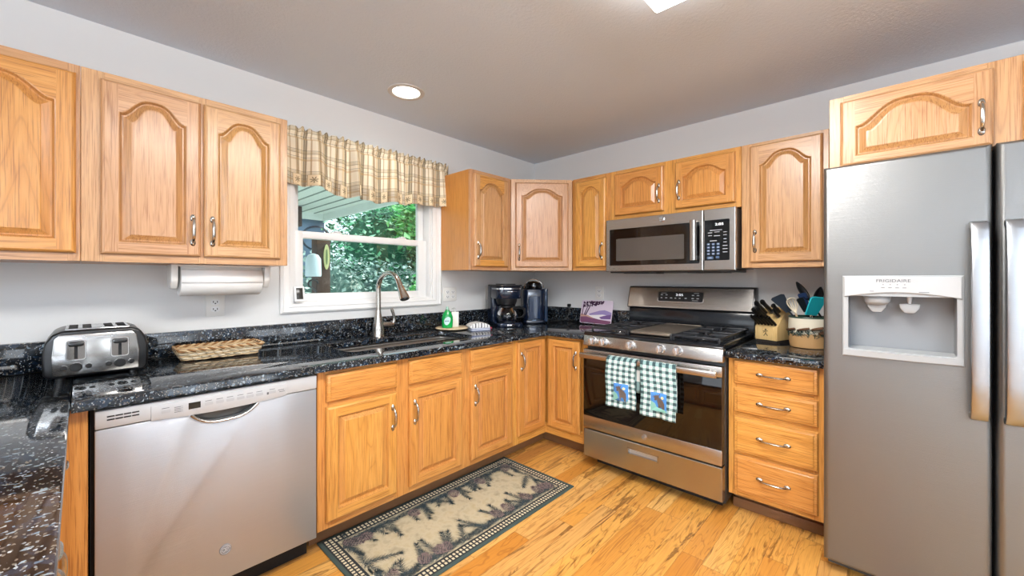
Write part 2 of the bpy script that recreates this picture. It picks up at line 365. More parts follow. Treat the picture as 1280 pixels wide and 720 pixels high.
for x in (-1.715, -1.29):
    b = MB(WF); b.box(x-.03, x+.03, -.06, -.034, 1.614, 1.624, 0, .003); b.box(x-.012, x+.02, -.055, -.03, 1.624, 1.632, 0, .003); b.build('latch', WHITE, ls)

# ------------------------------------------------------------------ cabinet builders
def pull(M, u, d, z, L, parent, vertical=True, m=NICKEL, name='handle'):
    """bow pull with flared feet, centred at (u, z), its feet on depth d"""
    b = MB(M); h = L/2; n = 14; P = []; R = []
    for i in range(n+1):
        t = -1+2*i/n; P.append((t*h, .008+.018*(1-abs(t)**3.5))); R.append(.0040+.0024*(1-t*t))
    P = [(-h, 0)] + P + [(h, 0)]; R = [.0075] + R + [.0075]
    b.tube([(u, d+q, z+a/K) if vertical else (u+a, d+q, z) for a, q in P], R, 10)
    for sg in (-1, 1):
        c = (u, d, z+sg*h/K) if vertical else (u+sg*h, d, z)
        b.lathe([(.011, 0), (.011, .003), (.007, .007), (.003, .008)], c, 'd', 16, sx=.8 if vertical else 1.25, sy=(1.25 if vertical else .8)/K)
    return b.build(name, m, parent)

def door_mesh(M, u0, u1, z0, z1, d, rise, stile=.043, rail=.050, top=None, t=.02):
    """cathedral (rise > 0) or square raised-panel door; slots 0 = upright grain, 1 = level grain"""
    b = MB(M); top = top if top is not None else rail
    rect = lambda i, dd: [(u0+i, dd, z0+i), (u1-i, dd, z0+i), (u1-i, dd, z1-i), (u0+i, dd, z1-i)]
    rg = [rect(0, d), rect(0, d+t*.55), rect(.004, d+t*.85), rect(.010, d+t)]
    for a, c in zip(rg, rg[1:]):
        b.add(a+c, [(1, 2, 6, 5), (3, 0, 4, 7)], 0); b.add(a+c, [(0, 1, 5, 4), (2, 3, 7, 6)], 1)
    b.add(rg[0], [(3, 2, 1, 0)], 0)
    e = .010; D = d+t; a0, a1 = u0+stile, u1-stile; bz = z0+rail; sh = z1-top-rise; N = 22 if rise else 1
    def curve(i):
        out = []
        for k in range(N+1):
            q = -1+2*k/N; s_ = .5*(1+math.cos(PI*min(1, abs(q)/.96)**1.55)) if rise else 0
            out.append((a0+i+(a1-a0-2*i)*(q+1)/2, sh-i+rise*s_))
        return out
    ring = lambda i, dd: [(x, dd, z) for x, z in [(a1-i, bz+i), (a0+i, bz+i)] + curve(i)]
    b.add([(u0+e, D, z0+e), (a0, D, z0+e), (a0, D, z1-e), (u0+e, D, z1-e)], [(0, 1, 2, 3)], 0)
    b.add([(u1-e, D, z0+e), (a1, D, z0+e), (a1, D, z1-e), (u1-e, D, z1-e)], [(0, 1, 2, 3)], 0)
    b.add([(a0, D, z0+e), (a1, D, z0+e), (a1, D, bz), (a0, D, bz)], [(0, 1, 2, 3)], 1)
    cv = curve(0)
    for k in range(N):
        (xa, za), (xb, zb) = cv[k], cv[k+1]; b.add([(xa, D, za), (xb, D, zb), (xb, D, z1-e), (xa, D, z1-e)], [(0, 1, 2, 3)], 1)
    rs = [ring(0, D), ring(.003, D-.001), ring(.007, D-.007), ring(.009, D-.0105), ring(.013, D-.0105), ring(.031, D-.003), ring(.033, D-.0015), ring(.038, D-.001)]
    n = len(rs[0])
    for j, (a, c) in enumerate(zip(rs, rs[1:])): b.add(a+c, [(i, (i+1) % n, n+(i+1) % n, n+i) for i in range(n)], 2 if j < 5 else 0)
    b.add(rs[-1], [tuple(range(n))], 0)
    return b
def door(M, parent, u0, u1, z0, z1, d, rise, mats, hinge='L', handle='bottom', hz=None, label=None, **kw):
    o = door_mesh(M, u0, u1, z0, z1, d, rise, **kw).build('door', list(mats)+[UPROF if mats[0] is UV_ else OPROF], parent, smooth=28, recalc=True)
    if label: o['label'] = label
    if handle:
        hu = u1-.026 if hinge == 'L' else u0+.026
        z = hz if hz is not None else (z0+.125 if handle == 'bottom' else z1-.13)
        pull(M, hu, d+.02, z, .092, o)
    return o
def drawer(M, parent, u0, u1, z0, z1, d, m, handle=True, name='drawer'):
    b = MB(M); rect = lambda i, dd: [(u0+i, dd, z0+i), (u1-i, dd, z0+i), (u1-i, dd, z1-i), (u0+i, dd, z1-i)]
    rg = [rect(0, d), rect(0, d+.010), rect(.004, d+.015), rect(.013, d+.017), rect(.016, d+.0195)]
    for a, c in zip(rg, rg[1:]): b.add(a+c, [(i, (i+1) % 4, 4+(i+1) % 4, 4+i) for i in range(4)])
    b.add(rg[0], [(3, 2, 1, 0)]); b.add(rg[-1], [(0, 1, 2, 3)])
    o = b.build(name, m, parent, smooth=20)
    if handle: pull(M, (u0+u1)/2, d+.0195, (z0+z1)/2, .105, o, False)
    return o
def cabinet(M, name, label, u0, u1, z0, z1, d, stiles, rails, mv, mh, side=OSIDE, kick=None, d0=.002, cat='cabinet', group=None, hollow=False):
    """carcass box plus face frame; stiles = [(u0, u1)...], rails = [(z0, z1)...]"""
    t = thing(name, label, cat, ((u0+u1)/2, d/2, z0 if kick is None else 0), group, M)
    b = MB(M)
    if hollow:
        for q in ((u0, u0+.018, d0, d-.02, z0, z1), (u1-.018, u1, d0, d-.02, z0, z1), (u0+.018, u1-.018, d0, d-.02, z0, z0+.018), (u0+.018, u1-.018, d0, d0+.012, z0+.018, z1), (u0+.018, u1-.018, d-.035, d-.02, .66, z1)): b.box(*q)
    else: b.box(u0, u1, d0, d-.02, z0, z1)
    if kick: b.box(u0, u1, d0, kick, 0, z0)
    o = b.build('carcass', side, t, smooth=0)
    b = MB(M)
    for a, c in stiles: b.box(a, c, d-.02, d, z0, z1, 0, .0015, 1)
    for i, (a, c) in enumerate(rails):
        for (p, q), (r, s_) in zip(stiles, stiles[1:]): b.box(q-.0005, r+.0005, d-.02, d-.0006, a, c, 1)
    b.build('face_frame', [mv, mh], t)
    if kick:
        b = MB(M); b.box(u0, u1, kick, kick+.008, 0, z0-.002); b.build('toe_kick', KICK, t, smooth=0)
    return t

# ------------------------------------------------------------------ upper cabinets
UB, UT, FD = 1.378, 2.142, .3245
upm, uph, upr = [UV_, UX], UX, [UV_, UY]
c = cabinet(WF, 'wall_cabinet', 'oak wall cabinet at the left edge of the photo, cut by the frame', -3.49, -2.716, UB, UT, FD, [(-3.49, -3.45), (-3.13, -3.07), (-2.745, -2.716)], [(UB, UB+.04), (UT-.045, UT)], UV_, UX)
door(WF, c, -3.07, -2.726, 1.409, 2.106, FD, .070, [OV, OX], 'R', 'bottom'); door(WF, c, -3.475, -3.115, 1.409, 2.106, FD, .070, [OV, OX], 'L', 'bottom')
c = cabinet(WF, 'wall_cabinet', 'two-door oak wall cabinet above the paper towel roll, left of the window', -2.715, -2.089, UB, UT, FD, [(-2.715, -2.66), (-2.405, -2.38), (-2.135, -2.089)], [(UB, UB+.04), (UT-.045, UT)], UV_, UX)
door(WF, c, -2.670, -2.3985, 1.409, 2.110, FD, .070, upm, 'L', hz=1.527); door(WF, c, -2.3895, -2.120, 1.409, 2.110, FD, .070, upm, 'R', hz=1.527)
c = cabinet(WF, 'wall_cabinet', 'narrow one-door oak wall cabinet right beside the window valance', -1.020, -.6454, UB, UT, FD, [(-1.020, -.985), (-.70, -.6454)], [(UB, UB+.04), (UT-.045, UT)], UV_, UX)
door(WF, c, -.997, -.687, 1.405, 2.112, FD, .064, [UV_, OX], 'R', hz=1.53)
# corner unit: five-sided box with one door on the slanted face
p0, p1 = Vector((-.6454, -.3245, 0)), Vector((-.3245, -.6265, 0)); du = (p1-p0).normalized(); dn = Vector((du.y, -du.x, 0))
if dn.x > 0: dn = -dn
DF = Matrix(((du.x, dn.x, 0, p0.x), (du.y, dn.y, 0, p0.y), (0, 0, 1, 0), (0, 0, 0, 1))); LD = (p1-p0).length
t = thing('corner_wall_cabinet', 'oak wall cabinet set diagonally across the corner above the two coffee makers', 'cabinet', (-.3, -.3, UB))
q = dn*-.02
b = MB(); b.prism([(-.6435, -.002), (-.002, -.002), (-.002, -.6245), (p1.x+q.x, p1.y+q.y), (p0.x+q.x, p0.y+q.y)], UB, UT, axes='xy'); b.build('carcass', OSIDE, t, smooth=0)
b = MB(DF); b.box(.002, .045, -.02, 0, UB, UT, 0, .0015, 1); b.box(LD-.045, LD-.002, -.02, 0, UB, UT, 0, .0015, 1); b.box(.045, LD-.045, -.02, -.0006, UB, UB+.04, 1); b.box(.045, LD-.045, -.02, -.0006, UT-.04, UT, 1)
b.build('face_frame', [UV_, UX], t)
door(DF, t, .032, LD-.032, 1.405, 2.112, 0, .058, [UV_, UX], 'R', hz=1.53)
c = cabinet(RF, 'wall_cabinet', 'narrow oak wall cabinet between the diagonal corner cabinet and the microwave', .6280, .9255, UB, UT, FD, [(.628, .66), (.885, .9255)], [(UB, UB+.04), (UT-.045, UT)], OV, OY)
door(RF, c, .655, .899, 1.405, 2.108, FD, .052, [OV, OY], 'L', hz=1.53)
c = cabinet(RF, 'wall_cabinet', 'short two-door oak wall cabinet mounted directly over the microwave', .927, 1.700, 1.762, UT, FD, [(.927, .975), (1.275, 1.365), (1.665, 1.700)], [(1.762, 1.80), (UT-.04, UT)], OV, OY)
door(RF, c, .963, 1.287, 1.793, 2.114, FD, .052, [OV, OY], 'L', hz=1.918, rail=.05, top=.05); door(RF, c, 1.354, 1.673, 1.793, 2.114, FD, .052, [OV, OY], 'R', hz=1.918, rail=.05, top=.05)
c = cabinet(RF, 'wall_cabinet', 'tall one-door oak wall cabinet between the microwave and the refrigerator', 1.7015, 2.066, UB, UT, FD, [(1.7015, 1.75), (2.035, 2.066)], [(UB, UB+.04), (UT-.045, UT)], UV_, UY)
door(RF, c, 1.741, 2.045, 1.41, 2.122, FD, .070, upr, 'R', hz=1.537)
c = cabinet(RF, 'wall_cabinet', 'deep oak cabinet above the stainless steel refrigerator', 2.100, 3.06, 1.815, UT, .699, [(2.100, 2.145), (2.505, 2.590), (3.015, 3.06)], [(1.815, 1.83), (UT-.035, UT)], UV_, UY)
door(RF, c, 2.134, 2.517, 1.819, 2.114, .699, .085, upr, 'L', hz=1.93, rail=.038, top=.036); door(RF, c, 2.578, 2.96, 1.819, 2.114, .699, .085, [OV, OY], 'R', hz=1.93, rail=.038, top=.036)

# ------------------------------------------------------------------ base cabinets
BZ, BT, BD, KD = .11, .872, .6137, .517
lo, loy = [OV, OX], [OV, OY]
c = cabinet(WF, 'sink_base_cabinet', 'oak sink base cabinet with three doors under three false drawer fronts, beside the dishwasher', -2.073, -.931, BZ, BT, BD, [(-2.073, -2.02), (-1.735, -1.65), (-1.35, -1.27), (-.965, -.931)], [(BZ, .155), (.685, .735), (.84, BT)], OV, OX, kick=KD, hollow=True)
for a, e in ((-2.041, -1.723), (-1.660, -1.339), (-1.278, -.957)): drawer(WF, c, a, e, .720, .853, BD, OX, False, 'false_drawer_front')
door(WF, c, -2.043, -1.725, .147, .696, BD, 0, lo, 'L', hz=.565); door(WF, c, -1.660, -1.339, .147, .692, BD, 0, lo, 'R', hz=.562); door(WF, c, -1.278, -.957, .147, .693, BD, 0, lo, 'R', hz=.562)
# corner base: L-shaped box, two hinged doors meeting in the inside corner
t = thing('corner_base_cabinet', 'L-shaped oak corner base cabinet whose two doors meet in the inside corner', 'cabinet', (-.4, -.4, 0))
b = MB(); f = BD-.02
b.prism([(-.930, -.002), (-.002, -.002), (-.002, -.949), (-f, -.949), (-f, -f), (-.930, -f)], BZ, BT, axes='xy'); b.prism([(-.930, -.002), (-.002, -.002), (-.002, -.949), (-KD, -.949), (-KD, -KD), (-.930, -KD)], 0, BZ, axes='xy')
b.build('carcass', OSIDE, t, smooth=0)
b = MB(WF)
b.box(-.930, -.89, f, BD, BZ, BT, 0, .0015, 1); b.box(-.89, -BD+.001, f, BD-.0006, BZ, .19, 1); b.box(-.89, -BD+.001, f, BD-.0006, .845, BT, 1)
b.M = RF; b.box(.90, .949, f, BD, BZ, BT, 0, .0015, 1); b.box(BD-.02, .90, f, BD-.0006, BZ, .19, 2); b.box(BD-.02, .90, f, BD-.0006, .845, BT, 2)
b.build('face_frame', [OV, OX, OY], t)
b = MB(); b.prism([(-.930, -KD), (-KD, -KD), (-KD, -.949), (-KD-.008, -.949), (-KD-.008, -KD-.008), (-.930, -KD-.008)], 0, BZ-.002, axes='xy'); b.build('toe_kick', KICK, t, smooth=0)
door(WF, t, -.902, -.638, .172, .851, BD, 0, lo, 'R', hz=.71, stile=.05); door(RF, t, .638, .888, .172, .851, BD, 0, loy, 'L', hz=.71, stile=.05)
c = cabinet(RF, 'drawer_cabinet', 'oak base cabinet with a stack of four drawers between range and refrigerator', 1.7155, 2.078, BZ, BT, BD, [(1.7155, 1.755), (2.04, 2.078)], [(BZ, .15), (.335, .365), (.545, .58), (.70, .735), (.85, BT)], OV, OY, kick=KD)
for a, e in ((.733, .861), (.577, .705), (.359, .549), (.140, .341)): drawer(RF, c, 1.741, 2.057, a, e, BD, OY)
b = MB(RF); b.box(1.7155, 2.078, KD+.009, KD+.024, 0, .055, 0, .004); b.build('shoe_molding', KICK, c)
# peninsula on the left: cabinets under the worktop, fronts facing the cook
PX = -2.786
t = thing('peninsula_cabinet', 'oak peninsula cabinets under the worktop at the left edge of the photo', 'cabinet', (-3.1, -1.3, 0))
b = MB(); b.box(-3.45, PX-.02, -2.05, -.02, BZ, BT); b.box(-3.40, PX-.09, -2.0, -.02, 0, BZ); b.build('carcass', OSIDE, t, smooth=0)
b = MB(); b.box(PX-.019, -2.7010, -.6137, -.594, .0, BT, 0, .0015, 1); b.build('filler_strip', OV, t)
PF = Matrix(((0, 1, 0, PX-.02), (-1, 0, 0, 0), (0, 0, 1, 0), (0, 0, 0, 1)))     # u = -y, d = +x
b = MB(PF)
for a in (.62, 1.04, 1.50, 2.0): b.box(a, a+.05, .0005, .02, BZ, BT, 0, .0015, 1)
for z0, z1 in ((BZ, .155), (.685, .735), (.84, BT)): b.box(.67, 2.0, .0005, .0195, z0, z1, 1)
b.build('face_frame', [OV, OY], t)
for a, e, sd in ((.66, 1.05, 'L'), (1.08, 1.51, 'R'), (1.54, 2.01, 'L')):
    drawer(PF, t, a, e, .722, .851, .0205, OY); door(PF, t, a, e, .147, .693, .0205, 0, loy, sd, hz=.60)

# ------------------------------------------------------------------ worktops, sink, faucet
CZ0 = .8735; CE = .65; SX0, SX1, SY0, SY1 = -1.872, -1.105, -.150, -.462
b = MB()
hole = rrect(SX0, SX1, SY1, SY0, .045, 5)
bm = bmesh.new(); outer = [(-2.7335, -.002), (-.002, -.002), (-.002, -.9485), (-CE, -.9485), (-CE, -CE), (-2.7335, -CE)]
def loop_edges(bm, pts, z):
    vs = [bm.verts.new((x, y, z)) for x, y in pts]; return [bm.edges.new((vs[i], vs[(i+1) % len(vs)])) for i in range(len(vs))]
es = loop_edges(bm, outer, CT)+loop_edges(bm, hole, CT); r = bmesh.ops.triangle_fill(bm, use_beauty=True, use_dissolve=False, edges=es)
ext = bmesh.ops.extrude_face_region(bm, geom=bm.faces[:]); bmesh.ops.translate(bm, verts=[v for v in ext['geom'] if isinstance(v, bmesh.types.BMVert)], vec=(0, 0, CZ0-CT))
bmesh.ops.recalc_face_normals(bm, faces=bm.faces[:])
bmesh.ops.bevel(bm, geom=[e for e in bm.edges if len(e.link_faces) == 2 and e.calc_face_angle(0) > 1 and min(v.co.z for v in e.verts) > CT-.001], offset=.004, segments=2, affect='EDGES', profile=.5)
b.bm(bm)
ctop = tag(b.build('countertop', GRAN, smooth=30), 'L-shaped dark speckled granite worktop around the corner, holding the sink', 'countertop')
b = MB(WF); b.box(-2.7335, -.0225, .002, .022, CT+.0003, 1.037, 0, .002); tag(b.build('backsplash', GRAN), 'long granite backsplash strip along the window wall behind the sink', 'backsplash')
b = MB(RF); b.box(.003, .9485, .002, .022, CT+.0003, 1.037, 0, .002); tag(b.build('backsplash', GRAN), 'granite backsplash strip behind the purple landscape board, left of the range', 'backsplash')
b = MB(); b.box(-3.62, -2.7345, -2.12, -.002, CZ0, CT, 0, .004); pt = tag(b.build('countertop', GRAN), 'dark granite peninsula worktop in the lower left corner, under the toaster reflection', 'countertop')
b = MB(WF); b.box(-3.62, -2.7345, .002, .022, CT+.0003, 1.037, 0, .002); tag(b.build('backsplash', GRAN), 'granite backsplash strip at the left edge of the photo, left of the toaster', 'backsplash')
b = MB(RF); b.box(1.7125, 2.080, .002, CE, CZ0, CT, 0, .004); rt = tag(b.build('countertop', GRAN), 'short dark granite worktop between range and refrigerator, under the knife block', 'countertop')
b = MB(RF); b.box(1.7125, 2.080, .002, .022, CT+.0003, 1.037, 0, .002); tag(b.build('backsplash', GRAN), 'short granite backsplash strip behind the knife block and crock', 'backsplash')

def sink():
    b = MB(); rings = []
    for ins, z, r in ((.012, CZ0-.004, .05), (-.012, CZ0-.004, .05), (-.008, CZ0-.02, .05), (.0, CZ0-.10, .05), (.010, CZ0-.185, .05), (.05, CZ0-.2, .05), (.15, CZ0-.203, .03)):
        rings.append([(x, y, z) for x, y in rrect(SX0+ins-.016*(ins > .011 and z > CZ0-.01), SX1-ins, SY1+ins*.7, SY0-ins*.7, r if ins < .1 else .03, 5)])
    n = len(rings[0])
    for a, c in zip(rings[1:], rings[2:]): b.add(a+c, [(i, (i+1) % n, n+(i+1) % n, n+i) for i in range(n)])
    b.add(rings[-1], [tuple(range(n))])
    return b
sk = thing('kitchen_sink', 'stainless steel undermount sink bowl set into the granite below the window', 'sink', (-1.49, -.31, CZ0-.21))
sink().build('bowl', SINK, sk, solid=.002)
b = MB(); b.lathe([(.055, .001), (.055, .004), (.040, .005), (.038, .002), (.0, .002)], (-1.49, -.31, CZ0-.203), 'z', 24, cap=False); b.build('drain', CHROME, sk)

FX, FY = -1.514, -.068
fa = thing('faucet', 'brushed nickel gooseneck faucet with pull-down spray head behind the sink', 'faucet', (FX, FY, CT))
b = MB(); b.lathe([(.036, 0), (.036, .006), (.034, .012), (.034, .05), (.032, .075), (.024, .12), (.0165, .165), (.0155, .18)], (FX, FY, CT), 'z', 24); b.build('body', NICKEL, fa)
b = MB(); path = [(FX, FY, CT+.17), (FX, FY, CT+.26), (FX, FY, CT+.33)]; R0 = .118
for i in range(1, 15):
    a = PI-(PI*.87)*i/14; path.append((FX, FY-R0-R0*math.cos(a), CT+.33+R0*math.sin(a)/K*.80))
b.tube(path, .0148, 14); b.build('spout', NICKEL, fa)
e0 = Vector(path[-1]); dv = (e0-Vector(path[-2])).normalized()
b = MB(); b.tube([tuple(e0-dv*.004), tuple(e0+dv*.02), tuple(e0+dv*.06), tuple(e0+dv*.10), tuple(e0+dv*.118)], [.0158, .0165, .021, .0265, .0265], 18); b.tube([tuple(e0+dv*.1185), tuple(e0+dv*.123)], [.0235, .0225], 18, 1); b.build('spray_head', [NICKEL, BLACK], fa)
b = MB(); b.tube([(FX+.02, FY, CT+.075), (FX+.075, FY-.005, CT+.075), (FX+.092, FY-.006, CT+.075)], [.021, .021, .018], 16)
b.tube([(FX+.085, FY-.006, CT+.075), (FX+.098, FY-.012, CT+.10), (FX+.094, FY-.014, CT+.14), (FX+.082, FY-.016, CT+.175), (FX+.076, FY-.018, CT+.19)], [.013, .0105, .009, .010, .006], 12); b.build('lever', NICKEL, fa)

# ------------------------------------------------------------------ dishwasher
DX0, DX1 = -2.6885, -2.0835
t = thing('dishwasher', 'stainless steel dishwasher with front control panel under the granite worktop', 'dishwasher', ((DX0+DX1)/2, -.3, 0))
b = MB(WF); b.box(DX0+.003, DX1-.003, .05, .602, .10, .866); b.box(DX0+.01, DX1-.01, .05, .56, 0, .10); b.box(DX0-.009, DX0-.001, .3, .6, 0, .87); b.build('body', BLACKM, t, smooth=0)
def notch(z_top):
    a0, a1 = -2.472, -2.285; pts = [(DX0, .105), (DX1, .105), (DX1, z_top), (a1+.012, z_top)]
    for i in range(17):
        q = i/16; u = a1+(a0-a1)*q; pts.append((u, z_top-.006-.043*(1-abs(2*q-1)**3)))
    return pts + [(a0-.012, z_top), (DX0, z_top)]
b = MB(WF); b.prism(notch(.797), .602, .634, 0, 'uz', .003, 2); dd = b.build('door', STEELDW, t)
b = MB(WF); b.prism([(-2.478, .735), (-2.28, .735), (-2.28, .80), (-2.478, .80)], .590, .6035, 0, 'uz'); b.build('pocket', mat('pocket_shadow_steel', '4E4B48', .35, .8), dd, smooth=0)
b = MB(WF); pp = []
for i in range(17):
    q = i/16; pp.append((-2.472+.187*q, .636, .797-.006-.043*(1-abs(2*q-1)**3)-.003))
b.tube(pp, .0055, 8); b.build('pocket_lip', STEEL, dd)
b = MB(WF); b.prism([(DX0, .800), (DX1, .800), (DX1, .862), (DX0, .862)], .600, .637, 0, 'uz', .004, 2)
cp = b.build('control_panel', SILVER, t)
b = MB(WF); pts = [(-2.570, .797)]+[(-2.570+.378*i/20, .797-.010*math.sin(PI*i/20)) for i in range(1, 20)]+[(-2.192, .797), (-2.192, .851), (-2.570, .851)]
b.prism(pts, .630, .6405, 0, 'uz', .0025, 2); kp = b.build('keypad', SILVER, cp)
b = MB(WF)
for k in range(2):
    for j in range(4): b.box(-2.664+.0175*j, -2.664+.0175*j+.0160, .6365, .6378, .826+.011*k, .8305+.011*k)
b.build('vent_slots', BLACKM, cp, smooth=0)
b = MB(WF); b.box(-2.480, -2.449, .640, .6414, .814, .838); b.build('display', BLACKG, kp, smooth=0)
BTN = mat('button_grey', 'A6A8AB', .4)
for x in (-2.535, -2.427, -2.397, -2.368, -2.338, -2.310, -2.281, -2.240):
    z = .823; b = MB(WF); b.prism(rrect(x-.011, x+.011, z-.006, z+.006, .003, 3), .640, .6416, 0, 'uz'); b.build('button', BTN, kp, smooth=0)
b = MB(WF)
for x in (-2.535, -2.427, -2.397, -2.368, -2.338, -2.310, -2.281, -2.240): b.box(x-.010, x+.008, .6403, .6409, .8335, .8355)
for k in range(4): b.box(-2.515, -2.499, .6403, .6409, .812+.006*k, .814+.006*k); b.box(-2.511, -2.494, .6403, .6409, .8125+.006*k, .8135+.006*k)
b.box(-2.258, -2.252, .6403, .6409, .815, .825); b.box(-2.222, -2.202, .6403, .6409, .825, .827); b.box(-2.218, -2.200, .6403, .6409, .817, .819)
b.build('print', PRINTD, kp, smooth=0)
def ge_badge(M, u, d, z, r, parent, m1=None, m2=None, ring=True):
    b = MB(M); b.lathe([(r, 0), (r, .002), (r*.9, .003), (0, .003)], (u, d, z), 'd', 28, cap=False, sy=1/K); o = b.build('badge', m1 or GREYD, parent)
    b = MB(M)
    for s0, s1, rr in ((.2, 2.6, .78), (2.9, 5.9, .78)): b.tube([(u+r*rr*math.cos(s0+(s1-s0)*i/12), d+.003, z+r*rr*math.sin(s0+(s1-s0)*i/12)/K) for i in range(13)], r*.06, 6)
    for cx, w in ((-.28, .28), (.26, .24)): b.tube([(u+r*(cx+w*math.cos(a*PI/7)), d+.003, z+r*(.05+.34*math.sin(a*PI/7))/K) for a in range(1, 13)], r*.06, 6)
    b.tube([(u+r*(-.02), d+.003, z+r*.1/K), (u-r*.1, d+.003, z-r*.35/K), (u-r*.35, d+.003, z-r*.4/K)], r*.055, 6); b.tube([(u+r*.05, d+.003, z), (u+r*.5, d+.003, z+r*.05/K)], r*.05, 6)
    b.build('monogram', m2 or SILVER, o); return o
ge_badge(WF, -2.381, .634, .224, .0175, dd)

# ------------------------------------------------------------------ range
RY0, RY1, RFD = .9525, 1.7095, .689
t = thing('gas_range', 'stainless steel gas range with five knobs, centre griddle and black oven glass', 'range', (-.36, -1.33, 0))
b = MB(RF); b.box(RY0, RY1, .03, .640, .05, .905, 0, .004); b.box(RY0+.03, RY1-.03, .06, .58, 0, .05); b.build('body', mat('range_side_enamel', '26272A', .4), t)
b = MB(RF); b.prism([(.640, .845), (RFD-.004, .845), (RFD, .851), (RFD-.010, .918), (.640, .922)], RY0, RY1, 0, 'dz', .003, 2); cpn = b.build('control_panel', STEEL, t)
b = MB(RF)
b.prism([(.10, .915), (.640, .915), (.678, .919), (.683, .927), (.672, .940), (.650, .945), (.10, .945)], RY0, RY1, 0, 'dz', .003, 2); ck = b.build('cooktop', ENAMEL, t)
# knobs
for px in (1.0215, 1.0905, 1.2535, 1.4175, 1.5045):
    b = MB(RF); zc = .886; dc = RFD-.005
    b.lathe([(.024, 0), (.024, .004), (.0205, .008), (.0195, .028), (.017, .032), (0, .032)], (px, dc, zc), 'd', 26, cap=False, sy=1/K)
    b.box(px-.0045, px+.0045, dc+.03, dc+.041, zc-.0195/K, zc+.0195/K, 0, .002); b.build('knob', KNOB, cpn)
# grates, burners, griddle
def grate(u0, u1, d0, d1, z0=.972):
    b = MB(RF); h = .014; w = .011
    for d in (d0, d1-w): b.box(u0, u1, d, d+w, z0-h, z0, 0, .003)
    for u in (u0, u1-w): b.box(u, u+w, d0, d1, z0-h, z0, 0, .003)
    b.box(u0, u1, (d0+d1)/2-w/2, (d0+d1)/2+w/2, z0-h, z0, 0, .003)
    for cd_ in (d0+(d1-d0)*.25, d0+(d1-d0)*.75):
        uc = (u0+u1)/2
        for sg in (-1, 1):
            b.box(uc+sg*.028, uc+sg*(u1-u0)/2, cd_-w/2, cd_+w/2, z0-h, z0+.002, 0, .003)
            b.box(uc-w/2, uc+w/2, cd_+sg*.028, cd_+sg*(d1-d0)*.25, z0-h, z0+.002, 0, .003)
            for s2 in (-1, 1): b.tube([(uc+sg*.030, cd_+s2*.030, z0-.006), (uc+sg*(u1-u0)*.48, cd_+s2*(d1-d0)*.20, z0-.006)], .0055, 6)
    for u in (u0, u1-w):
        for d in (d0, d1-w, (d0+d1)/2): b.box(u, u+w, d, d+w, .943, z0-h+.002, 0, .002)
    return b
grate(.975, 1.203, .12, .635).build('burner_grate', IRON, t); grate(1.455, 1.685, .12, .635).build('burner_grate', IRON, t)
b = MB(RF); b.prism(rrect(1.212, 1.447, .125, .630, .02, 4), .952, .968, 0, 'xy', .004, 2); b.box(1.222, 1.437, .60, .605, .968, .972, 0, .002); b.box(1.222, 1.437, .14, .145, .968, .974, 0, .002); b.build('griddle', GRIDDLE, t)
b = MB(RF)
for u in (1.206, 1.446): b.box(u, u+.01, .60, .64, .943, .972, 0, .003); b.box(u, u+.01, .12, .16, .943, .972, 0, .003)
b.build('griddle_support', IRON, t)
for u in (1.089, 1.570):
    for d in (.245, .505):
        b = MB(RF); b.lathe([(.050, .0), (.048, .006), (.042, .008)], (u, d, .945), 'z', 24); b.build('burner_ring', CHROME, ck)
        b = MB(RF); b.lathe([(.038, 0), (.038, .007), (.034, .010), (0, .011)], (u, d, .952), 'z', 24, cap=False); b.build('burner_cap', IRON, ck)
# oven door
b = MB(RF); b.box(RY0+.002, RY1-.002, .644, .683, .278, .822, 0, .004); od = b.build('oven_door', BLACK, t)
b = MB(RF); b.box(RY0+.002, RY1-.002, .680, RFD, .365, .765, 0, .002); b.build('oven_glass', OVENGL, od)
b = MB(RF); b.box(RY0+.002, RY1-.002, .680, RFD+.001, .278, .364, 0, .003); b.box(RY0+.002, RY1-.002, .680, RFD+.001, .766, .822, 0, .003); b.build('door_trim', STEEL, od)
ge_badge(RF, 1.331, RFD+.001, .322, .016, od, STEEL, GREYD)
b = MB(RF)
b.prism(rrect(.725, .750, .770, .808, .010, 4), RY0+.012, RY1-.012, 0, 'dz', .003, 2)
for u in (RY0+.02, RY1-.06): b.box(u, u+.04, .685, .728, .778, .800, 0, .004)
b.build('oven_handle', STEEL, od)
b = MB(RF)
def dr_panel(b, u0, u1, z0, z1, h, d0, d1):
    q = lambda a, e, f, g, d: [(a, d, f), (e, d, f), (e, d, g), (a, d, g)]
    rg = [q(u0, u1, z0, z1, d0), q(u0, u1, z0, z1, d1-.004), q(u0+.004, u1-.004, z0+.004, z1-.004, d1), q(*h, d1), q(*h, d1-.022)]
    for a, c_ in zip(rg, rg[1:]): b.add(a+c_, [(i, (i+1) % 4, 4+(i+1) % 4, 4+i) for i in range(4)])
    b.add(rg[0], [(3, 2, 1, 0)]); b.add(rg[-1], [(0, 1, 2, 3)])
dr_panel(b, RY0+.002, RY1-.002, .080, .268, (1.238, 1.402, .190, .224), .644, RFD); dro = b.build('storage_drawer', STEEL, t, smooth=20)
b = MB(RF); b.box(1.2385, 1.4015, .668, .672, .1905, .2235); b.build('pull_recess', mat('recess_silver', 'DAD8D5', .3, .6), dro, smooth=0)
b = MB(RF)
for q in ((1.232, 1.408, .222, .227), (1.232, 1.408, .187, .192), (1.232, 1.239, .187, .227), (1.401, 1.408, .187, .227)): b.box(q[0], q[1], RFD-.002, RFD+.0015, q[2], q[3], 0, .001)
b.build('pull_rim', STEEL, dro)
